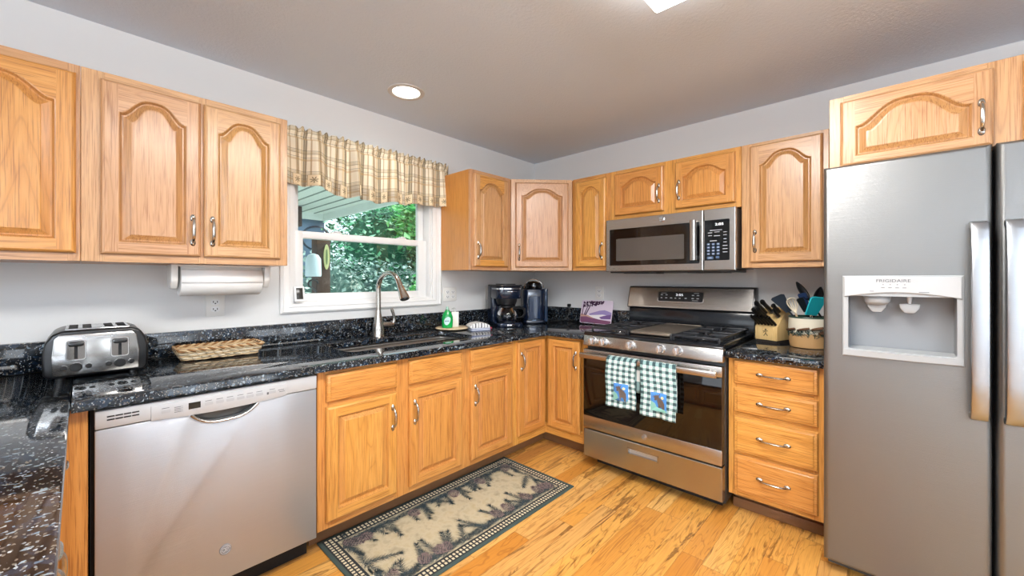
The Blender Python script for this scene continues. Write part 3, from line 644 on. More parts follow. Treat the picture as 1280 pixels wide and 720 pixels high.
# backguard
b = MB(RF); b.prism([(.03, .93), (.105, .945), (.093, 1.085), (.030, 1.085)], RY0-.006, RY1+.004, 0, 'dz', .003, 2); b.build('riser', ENAMEL, t)
b = MB(RF); b.prism([(.028, 1.078), (.110, 1.078), (.118, 1.086), (.080, 1.238), (.070, 1.250), (.028, 1.250)], RY0-.014, RY1+.008, 0, 'dz', .004, 2); bg = b.build('backguard', mat('backguard_shell', '2A2A2C', .3), t)
bgd = lambda z: .1195-(z-1.086)*(.038/.152)
def tilted(u0, u1, z0, z1, off, th): return [(u0, bgd(z0)+off, z0), (u1, bgd(z0)+off, z0), (u1, bgd(z1)+off, z1), (u0, bgd(z1)+off, z1)]
def tplate(b, u0, u1, z0, z1, off, r=0, m=0):
    if r: poly = rrect(u0, u1, z0, z1, r, 4)
    else: poly = [(u0, z0), (u1, z0), (u1, z1), (u0, z1)]
    n = len(poly); vs = [(a, bgd(z)+off-.002, z) for a, z in poly]+[(a, bgd(z)+off, z) for a, z in poly]
    b.add(vs, [tuple(range(n)), tuple(range(n, 2*n))]+[(i, (i+1) % n, n+(i+1) % n, n+i) for i in range(n)], m)
b = MB(RF); tplate(b, RY0-.006, RY1-.004, 1.088, 1.238, .0016); fp = b.build('panel', STEEL, bg, smooth=0)
b = MB(RF); tplate(b, 1.150, 1.4415, 1.133, 1.214, .0026, .012); b.build('display_bezel', CHROME, bg, smooth=0)
b = MB(RF); tplate(b, 1.156, 1.4355, 1.138, 1.209, .0036, .010); b.build('display', BLACK, bg, smooth=0)
def tri(b, u, z, w, h, off): tplate(b, u-w/2, u+w/2, z-h/2, z+h/2, off)
b = MB(RF)
for u, z, w in ((1.177, 1.186, .013), (1.208, 1.186, .013), (1.177, 1.163, .011), (1.208, 1.163, .013), (1.240, 1.163, .014), (1.268, 1.162, .010), (1.295, 1.162, .010), (1.332, 1.163, .013), (1.375, 1.186, .014), (1.405, 1.186, .014), (1.375, 1.163, .014), (1.405, 1.163, .014)): tri(b, u, z, w, .006, .0043)
for u, z, w in ((1.190, 1.199, .035), (1.395, 1.201, .03), (1.39, 1.148, .035)): tri(b, u, z, w, .0025, .0043)
b.build('touch_icons', PRINT, bg, smooth=0)
text(bg, '2:05', .024, RF @ Matrix.Translation((1.292, bgd(1.187)+.005, 1.187)), LEDW, 'clock_digits', stretch=1.15)

# ------------------------------------------------------------------ microwave
MD = .396; MZ0, MZ1 = 1.363, 1.755
t = thing('microwave', 'stainless steel over-the-range microwave with black door window and keypad', 'microwave', (-.2, -1.31, MZ0))
b = MB(RF); b.box(.9345, 1.6895, .004, .372, MZ0+.012, MZ1-.004, 0, .003); b.build('housing', mat('microwave_side', '4A403A', .4), t)
def plate_hole(b, u0, u1, z0, z1, h, d0, d1, rec=.006, r=.012, back=True):
    n = 6; P = rrect(*h, r, n); N = len(P); c0 = [(u0, z0), (u1, z0), (u1, z1), (u0, z1)]
    q = lambda i, d: [(u0+i, d, z0+i), (u1-i, d, z0+i), (u1-i, d, z1-i), (u0+i, d, z1-i)]
    rg = [q(0, d0), q(0, d1-.005), q(.0015, d1-.0015), q(.005, d1)]
    for a, c_ in zip(rg, rg[1:]): b.add(a+c_, [(i, (i+1) % 4, 4+(i+1) % 4, 4+i) for i in range(4)])
    if back: b.add(rg[0], [(3, 2, 1, 0)])
    cor = rg[-1]; vs = cor+[(a, d1, z) for a, z in P]; k = n+1
    tr, tl, bl, br = [list(range(4+k*j, 4+k*(j+1))) for j in range(4)]      # P order: top right, top left, bottom left, bottom right
    fs = [(2, 3, tl[0], tr[-1]), (3, 0, bl[0], tl[-1]), (0, 1, br[0], bl[-1]), (1, 2, tr[0], br[-1])]
    for ci, arc in ((2, tr), (3, tl), (0, bl), (1, br)): fs += [(ci, arc[i], arc[i+1]) for i in range(n)]
    b.add(vs, fs); b.add([(a, d1, z) for a, z in P]+[(a, d1-rec, z) for a, z in P], [(i, (i+1) % N, N+(i+1) % N, N+i) for i in range(N)])
b = MB(RF); plate_hole(b, .934, 1.5305, MZ0, MZ1, (.961, 1.512, 1.409, 1.681), .374, MD, .006, .008); md = b.build('door', STEEL, t, smooth=25)
b = MB(RF); b.prism(rrect(.9612, 1.5118, 1.4092, 1.6808, .008, 4), .380, .3925, 0, 'uz'); b.build('door_glass', BLACKG, md, smooth=20)
b = MB(RF); b.prism(rrect(1.006, 1.428, 1.443, 1.608, .006, 4), .392, .3935, 0, 'uz'); b.build('window_screen', MESHGL, md, smooth=20)
b = MB(RF); hp = [(1.468, .396), (1.468, .430), (1.474, .440), (1.504, .440), (1.510, .430), (1.510, .396)]
b.prism([(u, d) for u, d in [(1.470, .424), (1.472, .436), (1.480, .443), (1.498, .443), (1.506, .436), (1.508, .424)]], 1.428, 1.690, 0, 'xy', .002, 1)
b.box(1.474, 1.504, .396, .430, 1.655, 1.685, 0, .003); b.box(1.474, 1.504, .396, .430, 1.432, 1.462, 0, .003); b.build('door_handle', STEEL, md)
ge_badge(RF, 1.303, MD, 1.722, .0165, md, CHROME, GREYD)
b = MB(RF); plate_hole(b, 1.5325, 1.6905, MZ0, MZ1, (1.5335, 1.662, 1.426, 1.684), .374, MD, .006, .006); mp = b.build('control_panel', STEEL, t, smooth=25)
b = MB(RF); b.prism(rrect(1.5336, 1.6618, 1.4262, 1.6838, .006, 4), .380, .3945, 0, 'uz'); kp = b.build('keypad', BLACKG, mp, smooth=20)
b = MB(RF)
for i in range(3):
    for j in range(4): b.prism(rrect(1.558+.024*i-.008, 1.558+.024*i+.008, 1.530-.0205*j-.007, 1.530-.0205*j+.007, .004, 3), .3943, .3951, 0, 'uz')
b.prism(rrect(1.550, 1.582, 1.434, 1.452, .006, 3), .3943, .3951, 0, 'uz'); b.prism(rrect(1.594, 1.612, 1.438, 1.454, .005, 3), .3943, .3951, 0, 'uz'); b.build('keys', BLUEKEY, kp, smooth=0)
b = MB(RF)
for i in range(3):
    for j in range(4): b.box(1.558+.024*i-.004, 1.558+.024*i+.004, .395, .3955, 1.530-.0205*j-.002, 1.530-.0205*j+.002)
for u, z, w in ((1.595, 1.618, .06), (1.566, 1.603, .022), (1.600, 1.606, .026), (1.566, 1.585, .018), (1.600, 1.582, .030), (1.640, 1.603, .016), (1.640, 1.585, .016), (1.640, 1.560, .014), (1.640, 1.540, .016), (1.640, 1.518, .022), (1.640, 1.498, .022), (1.640, 1.478, .022), (1.582, 1.551, .035), (1.566, 1.443, .016)): b.box(u-w/2, u+w/2, .3944, .3952, z-.0016, z+.0016)
b.build('key_markings', PRINT, kp, smooth=0)
text(kp, '2:05', .022, RF @ Matrix.Translation((1.612, .3952, 1.654)), LEDW, 'clock_digits', stretch=1.15)
b = MB(RF); b.box(.96, 1.66, .05, .385, MZ0-.010, MZ0+.012, 0, .003); b.box(1.02, 1.20, .12, .32, MZ0-.014, MZ0-.009); b.box(1.42, 1.60, .12, .32, MZ0-.014, MZ0-.009)
b.box(1.26, 1.30, .36, .38, MZ0-.018, MZ0-.008, 0, .002); b.build('vent_underside', BLACK, t)

# ------------------------------------------------------------------ refrigerator
FY0, FG0, FG1, FY1, FRD, FT, FZ = 2.089, 2.507, 2.516, 3.004, .784, 1.808, .048
t = thing('refrigerator', 'stainless steel side-by-side refrigerator with ice and water dispenser in the door', 'refrigerator', (-.4, -2.55, 0))
b = MB(RF); b.box(FY0+.004, FY1-.004, .02, .700, .03, FT-.012, 0, .004)
for u in (FY0+.03, FY1-.08): b.box(u, u+.05, .1, .16, 0, .03); b.box(u, u+.05, .6, .66, 0, .03)
b.build('cabinet_body', mat('fridge_side_grey', '56575A', .45), t)
b = MB(RF); b.box(FY0+.01, FY1-.01, .70, .735, .012, FZ-.006, 0, .004)
b.build('toe_grille', mat('grille_grey', '4A4B4D', .5), t)
for u in (FY0+.015, FY1-.075):
    b = MB(RF); b.box(u, u+.06, .64, .755, FT-.012, FT+.004, 0, .005); b.build('hinge_cover', GREYP, t)
def fr_door(u0, u1, hole=None):
    b = MB(RF); q = lambda i, d: [(u0+i, d, FZ+i), (u1-i, d, FZ+i), (u1-i, d, FT-i), (u0+i, d, FT-i)]
    rg = [q(0, .705)]+[q(.018*(1-math.cos(a*PI/16)), FRD-.018+.018*math.sin(a*PI/16)) for a in range(9)]
    for a, c_ in zip(rg, rg[1:]): b.add(a+c_, [(i, (i+1) % 4, 4+(i+1) % 4, 4+i) for i in range(4)])
    b.add(rg[0], [(3, 2, 1, 0)]); o = rg[-1]
    if not hole: b.add(o, [(0, 1, 2, 3)]); return b
    h0, h1, z0, z1 = hole; h = [(h0, FRD, z0), (h1, FRD, z0), (h1, FRD, z1), (h0, FRD, z1)]; hb = [(a, .706, z) for a, _, z in h]
    b.add(o+h, [(i, (i+1) % 4, 4+(i+1) % 4, 4+i) for i in range(4)]); b.add(h+hb, [(i, (i+1) % 4, 4+(i+1) % 4, 4+i) for i in range(4)])
    return b
fdl = fr_door(FY0, FG0, (2.152, 2.442, .985, 1.315)).build('freezer_door', STEELFR, t, smooth=40)
fdr = fr_door(FG1, FY1).build('refrigerator_door', STEELFR, t, smooth=40)
b = MB(RF); b.box(FG0-.004, FG1+.004, .69, .715, FZ, FT-.01); b.build('door_gasket', BLACKM, t, smooth=0)
def fr_handle(u0, u1, par):
    b = MB(RF); z0, z1 = .782, 1.524; path = [(FRD-.002, z1), (FRD+.030, z1-.006), (FRD+.046, z1-.04), (FRD+.052, z1-.15), (FRD+.053, (z0+z1)/2), (FRD+.052, z0+.15), (FRD+.046, z0+.04), (FRD+.030, z0+.006), (FRD-.002, z0)]
    inner = [(d-.016, z-(.012 if z > 1.4 else (-.012 if z < .9 else 0))) for d, z in path[1:-1]]
    poly = path+[(FRD-.002, z0+.03)]+inner[::-1]+[(FRD-.002, z1-.03)]
    b.prism(poly, u0, u1, 0, 'dz', .004, 2); return b.build('door_handle', STEELH, par)
fr_handle(2.458, 2.496, fdl); fr_handle(2.528, 2.566, fdr)
# dispenser
b = MB(RF); plate_hole(b, 2.146, 2.448, .975, 1.322, (2.163, 2.432, 1.008, 1.236), FRD-.004, FRD+.010, .012, .008, False); dp = b.build('dispenser_frame', GREYP, fdl, smooth=30)
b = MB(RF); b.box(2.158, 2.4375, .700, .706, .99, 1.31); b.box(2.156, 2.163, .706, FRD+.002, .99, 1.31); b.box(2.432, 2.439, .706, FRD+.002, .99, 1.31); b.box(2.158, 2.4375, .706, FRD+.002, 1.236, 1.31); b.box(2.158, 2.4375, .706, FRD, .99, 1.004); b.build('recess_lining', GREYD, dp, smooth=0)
b = MB(RF); pts = [(2.152, 1.316), (2.152, 1.232)]+[(2.152+.29*i/20, 1.232+.020*math.sin(PI*i/20)) for i in range(1, 20)]+[(2.442, 1.232), (2.442, 1.316)]
b.prism(pts, FRD+.005, FRD+.0165, 0, 'uz', .002, 1); pts2 = [(2.165, 1.236)]+[(2.165+.264*i/20, 1.236+.018*math.sin(PI*i/20)) for i in range(1, 20)]+[(2.429, 1.236), (2.429, 1.231)]+[(2.429-.264*i/20, 1.231-.002+.016*math.sin(PI*i/20)-.008) for i in range(1, 20)]+[(2.165, 1.231)]
cpn2 = b.build('dispenser_panel', SILVER, dp)
text(cpn2, 'FRIGIDAIRE', .0165, RF @ Matrix.Translation((2.282, FRD+.0168, 1.300)), PRINTD, 'lettering', stretch=1.05)
b = MB(RF)
for k in range(4): b.box(2.257+.018*k-.0015, 2.257+.018*k+.0015, FRD+.0163, FRD+.0170, 1.2835, 1.286); b.box(2.257+.018*k-.005, 2.257+.018*k+.004, FRD+.0163, FRD+.0170, 1.271, 1.273)
b.box(2.222, 2.233, FRD+.0163, FRD+.0170, 1.256, 1.258); b.box(2.345, 2.369, FRD+.0163, FRD+.0170, 1.254, 1.256); b.build('print', PRINTD, cpn2, smooth=0)
b = MB(RF); n = 16; fr_, bk = [], []
vs = []
for i in range(n+1):
    u = 2.150+.296*i/n; bul = math.sin(PI*i/n); vs += [(u, .712, 1.012), (u, FRD+.012+.012*bul, 1.004), (u, FRD+.012+.010*bul, .980), (u, .712, .980)]
b.add(vs, [(4*i+j, 4*i+(j+1) % 4, 4*(i+1)+(j+1) % 4, 4*(i+1)+j) for i in range(n) for j in range(4)]+[(0, 1, 2, 3), (4*n, 4*n+3, 4*n+2, 4*n+1)]); b.build('drip_tray', GREYP, dp)
for u, nm in ((2.240, 'ice_paddle'), (2.324, 'water_paddle')):
    b = MB(RF); b.prism([(u-.026, 1.205), (u-.024, 1.188), (u-.012, 1.168), (u+.012, 1.168), (u+.024, 1.188), (u+.026, 1.205)], .740, .760, 0, 'uz', .003, 2); pd = b.build(nm, GREYP, dp)
    if nm == 'ice_paddle':
        b = MB(RF); b.lathe([(.036, 0), (.034, -.02), (.026, -.036)], (u, .758, 1.236), 'z', 20, cap=False, sy=.6); b.build('ice_chute', GREYP, dp, solid=.003)
    else:
        b = MB(RF); b.lathe([(.007, 0), (.006, -.018), (.004, -.03)], (u, .760, 1.236), 'z', 12); b.build('water_nozzle', PRINT, dp)

# ------------------------------------------------------------------ ceiling lights
t = thing('recessed_light', 'round recessed ceiling light above the sink, switched on', 'ceiling light', (CAN[0], CAN[1], HC-.01))
b = MB(); b.lathe([(.097, 0), (.096, -.004), (.074, -.006), (.070, .0)], (CAN[0], CAN[1], HC-.0005), 'z', 40, cap=False); b.build('trim_ring', mat('ring_paint', 'D2CFCB', .6), t)
b = MB(); b.lathe([(.070, -.001), (.066, -.003), (0, -.004)], (CAN[0], CAN[1], HC-.001), 'z', 40, cap=False); b.build('lens', emit('lit_lens', 'FFF6EA', 6), t)
t = thing('ceiling_light', 'white box-shaped ceiling light fixture, switched on, cut by the top edge', 'ceiling light', (FIX[0], FIX[1], FIX[2]))
b = MB(); b.box(FIX[0]-.625, FIX[0]+.625, FIX[1]-.21, FIX[1]+.21, HC-.03, HC-.001, 0, .004); b.build('base', WHITE, t)
b = MB(); b.box(FIX[0]-.625, FIX[0]+.625, FIX[1]-.215, FIX[1]+.215, FIX[2], HC-.03, 0, .012, 3); b.build('diffuser', emit('lit_diffuser', 'FFFDF8', 9), t)

# ------------------------------------------------------------------ small wall items
def outlet(M, u, z, gang, kind, label, cat):
    w = .036+.023*(gang-1); t = thing(cat.replace(' ', '_'), label, cat, (u, 0, z-.058), None, M)
    b = MB(M); b.prism([(u-w, z-.058), (u+w, z-.058), (u+w, z+.058), (u-w, z+.058)], .0005, .0065, 0, 'uz', .003, 2); p_ = b.build('cover_plate', PLATE, t)
    for g in range(gang):
        cu_ = u+(g-(gang-1)/2)*.046
        b = MB(M); hs = []
        for zz in (-.0195, .0195):
            b.prism(rrect(cu_-.0165, cu_+.0165, z+zz-.014, z+zz+.014, .009, 4), .006, .0085, 0, 'uz')
            hs += [(cu_-.0075, z+zz+.001), (cu_+.0075, z+zz+.001), (cu_, z+zz-.008)]
        b.build('receptacle', WHITE, t)
        b = MB(M)
        for i, (hu, hz) in enumerate(hs):
            ww, hh = (.0014, .005) if i % 3 < 2 else (.0028, .0028); b.box(hu-ww, hu+ww, .0082, .0089, hz-hh, hz+hh)
        b.build('slots', DARKHOLE, t, smooth=0)
    return t
outlet(WF, -2.292, 1.163, 1, 'o', 'white wall outlet below the paper towel roll, left of the window', 'outlet')
outlet(WF, -.932, 1.181, 2, 'o', 'wide white double outlet plate just right of the window', 'outlet')
outlet(WF, -.556, 1.176, 1, 'o', 'white wall outlet partly hidden behind the coffee maker', 'outlet')
outlet(RF, .652, 1.181, 1, 'o', 'white wall outlet above the purple landscape picture', 'outlet')

t = thing('paper_towel_holder', 'white paper towel holder with roll under the two-door wall cabinet', 'paper towel holder', (-2.30, -.17, 1.24))
b = MB(WF)
for u0, u1 in ((-2.475, -2.452), (-2.152, -2.128)): b.prism([(.11, UB-.001), (.23, UB-.001), (.225, 1.30), (.20, 1.262), (.14, 1.262), (.115, 1.30)], u0, u1, 0, 'dz', .005, 2)
b.box(-2.475, -2.128, .11, .23, UB-.010, UB-.001, 0, .003); b.build('bracket', PLATE, t)
b = MB(WF); b.lathe([(.018, 0), (.064, 0), (.066, .003), (.066, .281), (.064, .284), (.018, .284)], (-2.444, .172, 1.304), 'u', 36, sy=1/K); rl = b.build('paper_roll', mat('paper_white', 'F0EFEC', .8), t)
b = MB(WF); b.grid(2, 8, lambda u, v: (-2.443+.282*u, .172+.067*math.cos(-.2+.9*v)+.001, 1.304+.067/K*math.sin(-.2+.9*v)), lambda u, v: (u, v)); b.build('loose_sheet', mat('paper_white_sheet', 'F4F3F0', .8), rl, solid=.0008)

t = thing('window_sensor', 'small white framed sensor with dark screen standing in the window corner', 'sensor', (-1.935, -.01, 1.156))
SM = Matrix.Translation((-1.937, -.028, 1.168)) @ Matrix.Rotation(math.radians(-9), 4, 'X') @ WF
b = MB(SM); b.box(-.026, .026, 0, .012, 0, .094, 0, .004); b.build('housing', WHITE, t)
b = MB(SM); b.box(-.016, .016, .0115, .0135, .014, .084, 0, .002); b.build('screen', mat('sensor_screen', '3A3733', .2), t)

# ------------------------------------------------------------------ valance
def plaid():
    t = NT('plaid_cotton'); uv = t.coord('UV'); x, y, _ = t.sep(uv)
    def band(c, period, centre, half): return t.math('LESS_THAN', t.math('ABSOLUTE', t.math('SUBTRACT', t.math('FRACT', t.math('DIVIDE', c, period)), centre)), half)
    col = lin('E8DCC4')
    for cc, ce, hf, cl, am in ((x, .20, .085, 'A98C5E', .65), (x, .20, .018, '5A4630', .75), (x, .45, .05, 'BFA26E', .55), (x, .62, .10, '7D6A4A', .7), (x, .57, .012, '3E3A2A', .8), (x, .68, .012, '3E3A2A', .8), (x, .88, .03, '9A7A48', .65)):
        col = t.mix(t.math('MULTIPLY', band(cc, .158, ce, hf), am), col, lin(cl))
    for ce, hf, cl, am in ((.25, .05, 'B08A52', .45), (.36, .010, '4E4330', .7), (.60, .07, '9A855C', .35), (.70, .012, '4B4636', .65), (.55, .010, '4B4636', .6)):
        col = t.mix(t.math('MULTIPLY', band(y, .135, ce, hf), am), col, lin(cl))
    bord = t.math('MULTIPLY', t.math('LESS_THAN', y, .074), t.math('GREATER_THAN', y, .006))
    fx = t.math('FRACT', t.math('DIVIDE', x, .125)); sq = t.math('LESS_THAN', t.math('ABSOLUTE', t.math('SUBTRACT', fx, .5)), .27)
    bc = t.mix(sq, t.mix(.35, col, lin('4A3D2B')), lin('DECBA8'))
    px = t.math('SUBTRACT', fx, .5); py = t.math('DIVIDE', t.math('SUBTRACT', y, .041), .125)
    rad = t.math('SQRT', t.math('ADD', t.math('MULTIPLY', px, px), t.math('MULTIPLY', py, py)))
    an = t.math('ARCTAN2', py, px); lobe = t.math('ADD', .105, t.math('MULTIPLY', .075, t.math('SINE', t.math('MULTIPLY', an, 7.0))))
    bc = t.mix(t.math('MULTIPLY', t.math('LESS_THAN', rad, lobe), .75), bc, lin('4F4029'))
    edge = t.math('GREATER_THAN', t.math('ABSOLUTE', t.math('SUBTRACT', t.math('ABSOLUTE', px), .27)), .012)
    bc = t.mix(t.math('SUBTRACT', 1.0, edge), bc, lin('7A6240'))
    col = t.mix(bord, col, bc); t.base(col); t.p(Roughness=.85)
    t.bump(t.noise(t.mapping(uv, (900, 900, 1)), 1.0, 1), .1, .0006); return t.m
VX0, VX1, VT, VB = -2.082, -.962, 2.238, 1.868
rv = random.Random(3); ph = [rv.uniform(0, 6.28) for _ in range(6)]
def val_pt(u, v):           # v 0 = hem, 1 = ruffle top
    x = VX0+(VX1-VX0)*u; s_ = u*1.12
    hang = (1-v); A = .012+.027*hang**.7
    w = math.sin(s_*52+1.6*math.sin(s_*11+ph[0])+ph[1])*.62+math.sin(s_*83+ph[2]+1.1*math.sin(s_*17))*.30+math.sin(s_*23+ph[3])*.35
    top = max(0, (v-.86)/.14); A2 = .009*top
    w2 = math.sin(s_*150+ph[4])+.6*math.sin(s_*211+ph[5])
    pinch = math.exp(-((v-.86)/.03)**2)*.012
    d = .048+A*w*(1-.65*top)+A2*w2*.6-pinch
    if u > .985: d *= (1-u)/.015*.9+.1
    hem = .018*math.sin(s_*7.3+.6)+.007*math.sin(s_*31)
    hem += .03*max(0, 1-abs(u-.33)/.05)*-.6
    z = VB+(VT-VB)*v+hem*(1-v)+(.006*w2*top)
    return (x+.010*hang*math.sin(s_*40+ph[1]), -max(.024, d), z)
b = MB(); b.grid(420, 26, val_pt, lambda u, v: (u*1.68, v*.37))
t = thing('window_valance', 'tan plaid gathered valance with pinecone squares along the hem, above the window', 'valance', (-1.52, -.06, VB))
b.build('fabric', plaid(), t, smooth=70, solid=.0016, recalc=False)
b = MB(WF); b.tube([(VX0+.005, .018, 2.186), (VX1-.008, .018, 2.186)], .006, 10); b.build('curtain_rod', WHITE, t)

# ------------------------------------------------------------------ toaster and basket
TX0, TX1, TY0, TY1, TZ = -2.802, -2.545, -.292, -.050, CT
t = thing('toaster', 'stainless and black four-slice toaster on the granite below the left wall cabinet', 'toaster', (-2.674, -.17, CT))
ins = .012; prof = [(TX0+.012, TZ+.012), (TX0+.002, TZ+.03), (TX0, TZ+.10), (TX0+.006, TZ+.15), (TX0+.022, TZ+.183), (TX0+.045, TZ+.196), (TX1-.045, TZ+.196), (TX1-.022, TZ+.183), (TX1-.006, TZ+.15), (TX1, TZ+.10), (TX1-.002, TZ+.03), (TX1-.012, TZ+.012)]
b = MB(); b.prism(prof, TY0+.004, TY1, 0, 'uz', .008, 3)
for x in (TX0+.04, TX1-.04):
    for y in (TY0+.04, TY1-.04): b.lathe([(.012, 0), (.012, .014)], (x, y, TZ), 'z', 14)
b.build('body', mat('toaster_black', '0B0B0D', .32), t)
b = MB(); fp_ = [(-2.779, TZ+.022), (-2.572, TZ+.022), (-2.570, TZ+.10), (-2.577, TZ+.165), (-2.590, TZ+.182), (-2.765, TZ+.182), (-2.776, TZ+.165), (-2.781, TZ+.10)]
b.prism(fp_, TY0-.006, TY0+.006, 0, 'uz', .004, 2); fpn = b.build('front_panel', SMOOTHSTEEL, t)
b = MB(); b.box(-2.752, -2.594, TY0+.03, TY1-.02, TZ+.194, TZ+.1995, 0, .003); tp = b.build('top_plate', CHROME, t)
for x in (-2.733, -2.700, -2.646, -2.613):
    b = MB(); b.box(x-.011, x+.011, TY0+.045, TY1-.035, TZ+.1990, TZ+.2003); b.build('slot', BLACKM, tp, smooth=0)
for cx in (-2.726, -2.621):
    b = MB(); b.prism(rrect(cx-.024, cx+.024, TZ+.078, TZ+.160, .010, 4), TY0-.0075, TY0-.005, 0, 'uz', .001, 1); lp = b.build('lever_window', CHROME, fpn)
    b = MB(); b.prism(rrect(cx-.0205, cx+.0205, TZ+.083, TZ+.155, .008, 4), TY0-.0085, TY0-.0070, 0, 'uz'); b.build('lever_recess', mat('lever_recess_steel', '8F8A85', .12, 1.0), lp, smooth=0)
    b = MB(); b.box(cx-.004, cx+.004, TY0-.0093, TY0-.008, TZ+.085, TZ+.153); b.build('lever_slot', BLACKM, lp, smooth=0)
    b = MB(); b.prism(rrect(cx-.018, cx+.018, TZ+.136, TZ+.152, .007, 4), TY0-.026, TY0-.009, 0, 'uz', .003, 2); b.build('lever', BLACK, lp)
    for dx, r_, dz in ((0, .0125, .052), (-.028, .007, .053), (.029, .007, .053)):
        b = MB(WF); b.lathe([(r_*1.18, 0), (r_*1.18, .003), (r_, .004), (r_*.95, .009 if dx == 0 else .005), (0, .0095 if dx == 0 else .0055)], (cx+dx, -TY0+.005, TZ+dz), 'd', 22, cap=False, sy=1/K, m=1)
        for i in range(len(b.m)-66, len(b.m)): b.m[i] = 0
        b.build('dial' if dx == 0 else 'button', [BLACKM, CHROME], fpn)
b = MB()
for i in range(11): b.box(-2.702+.0052*i, -2.6985+.0052*i, TY0-.0066, TY0-.0055, TZ+.164, TZ+.1675)
b.box(-2.712, -2.706, TY0-.0066, TY0-.0055, TZ+.1635, TZ+.168); b.box(-2.643, -2.637, TY0-.0066, TY0-.0055, TZ+.1635, TZ+.168); b.build('lettering_strip', PRINT, fpn, smooth=0)
b = MB(); b.tube([(TX1-.004, TY1-.05, TZ+.03), (TX1+.02, TY1-.06, TZ+.025), (TX1+.045, TY1-.05, TZ+.008), (TX1+.06, TY1-.01, TZ+.006), (TX1+.05, TY1+.015, TZ+.006)], .004, 8); b.build('power_cord', BLACK, t)

def basket():
    b = MB(); x0, x1, y0, y1 = -2.425, -2.168, -.176, -.062; rr = random.Random(5)
    for r in range(6):
        z = CT+.007+.0095*r; fl = .0045*r+.001; base = rrect(x0-fl, x1+fl, y0-fl, y1+fl, .022, 5); P = []
        L = len(base)
        pts = []
        for i in range(L):
            a, c = Vector(base[i]), Vector(base[(i+1) % L]); n = max(1, int((c-a).length/.004)); pts += [a+(c-a)*k/n for k in range(n)]
        cen = Vector(((x0+x1)/2, (y0+y1)/2)); n = len(pts)
        if r == 5:
            for ofs in (0, PI): b.tube([(p.x, p.y+.004*math.cos(i*.75+ofs), z+.004*math.sin(i*.75+ofs)) for i, p in enumerate(pts+[pts[0]])], .0052, 6, 0 if ofs else 1, cap=False)
            continue
        path = []
        for i, p in enumerate(pts+[pts[0]]):
            q = (p-cen).normalized()*.0055*math.sin(i*.85+r*PI); path.append((p.x+q.x, p.y+q.y, z+.0014*math.sin(i*.31+r)))
        b.tube(path, .0056, 6, (r % 2)*2, cap=False)
    b.box(x0+.004, x1-.004, y0+.004, y1-.004, CT+.001, CT+.007, 1)
    return b
tag(basket().build('wicker_basket', [mat('wicker_tan', 'D0B48C', .75), mat('wicker_brown', '94683C', .75), mat('wicker_pale', 'E3D3B6', .75)], smooth=60), 'low rectangular wicker basket on the granite, right of the toaster', 'basket')

# ------------------------------------------------------------------ around the sink
BXc, BYc = -1.020, -.140
t = thing('trivet', 'round pale wooden board on small feet under the green soap bottle', 'trivet', (BXc, BYc, CT))
b = MB(); b.lathe([(.104, .010), (.111, .013), (.111, .017), (.107, .020), (0, .020)], (BXc, BYc, CT), 'z', 40, cap=False); b.lathe([(0, .010), (.104, .010)], (BXc, BYc, CT), 'z', 40, cap=False); b.build('board', mat('pale_beech', 'D9C3A0', .5), t)
for k in range(3):
    a = 2*PI*k/3+.5; b = MB(); b.lathe([(.009, 0), (.009, .010)], (BXc+.06*math.cos(a), BYc+.06*math.sin(a), CT), 'z', 14); b.build('foot', KICK, t)
sx_, sy_ = -1.068, -.150; z0 = CT+.020
t = thing('dish_soap_bottle', 'green dish soap bottle with pale label on the round wooden board', 'bottle', (sx_, sy_, z0))
SB = fr(sx_, sy_, z0, math.radians(-38))
b = MB(SB); b.lathe([(.030, 0), (.034, .004), (.035, .03), (.036, .06), (.035, .085), (.028, .110), (.018, .128), (.013, .138), (.013, .142)], (0, 0, 0), 'z', 30, sy=.62); b.build('bottle', mat('green_soap', '12A04C', .15), t)
b = MB(SB); b.lathe([(.013, .140), (.013, .150), (.009, .152), (.008, .163), (.006, .166)], (0, 0, 0), 'z', 18); b.build('cap', mat('cap_grey_green', '8FB3A0', .3), t)
def on_bottle(pts, off):
    out = []
    for a, z in pts: out.append((.036*math.sin(a), -(.0225+off)*math.cos(a), z))
    return out
b = MB(SB); n = 24; ring = [(.62*math.cos(2*PI*i/n)+.05*math.sin(4*PI*i/n), .055+.030*math.sin(2*PI*i/n)+.008*math.cos(2*PI*i/n)) for i in range(n)]
P = on_bottle(ring, .0012); b.add([(0, -.0237, .055)]+P, [(0, 1+i, 1+(i+1) % n) for i in range(n)]); lb = b.build('label', mat('soap_label', 'C4E4E0', .4), t, smooth=60)
b = MB(SB)
for a, zc, h in ((-.36, .054, .009), (-.2, .055, .006), (-.05, .054, .006), (.10, .055, .006), (.25, .054, .009)): P = on_bottle([(a-.05, zc-h/2), (a+.05, zc-h/2), (a+.05, zc+h/2), (a-.05, zc+h/2)], .0018); b.add(P, [(0, 1, 2, 3)])
b.build('label_lettering', mat('label_ink', '1F4F7A', .5), lb, smooth=0)
wx, wy = -.985, -.128
t = thing('soap_dispenser', 'slim white soap dispenser with clear pump beside the green bottle', 'dispenser', (wx, wy, z0))
b = MB(fr(wx, wy, z0, math.radians(-40))); b.prism(rrect(-.024, .024, -.022, .022, .005, 3), 0, .118, 0, 'xy', .004, 2); b.build('bottle', mat('white_ceramic', 'EFEDE6', .25), t)
b = MB(fr(wx, wy, z0, math.radians(-40))); b.tube([(0, 0, .118), (0, 0, .140), (-.006, -.008, .146), (-.02, -.022, .145)], [.007, .005, .005, .004], 10); b.build('pump', mat('pump_grey', 'C9C9C4', .2), t)

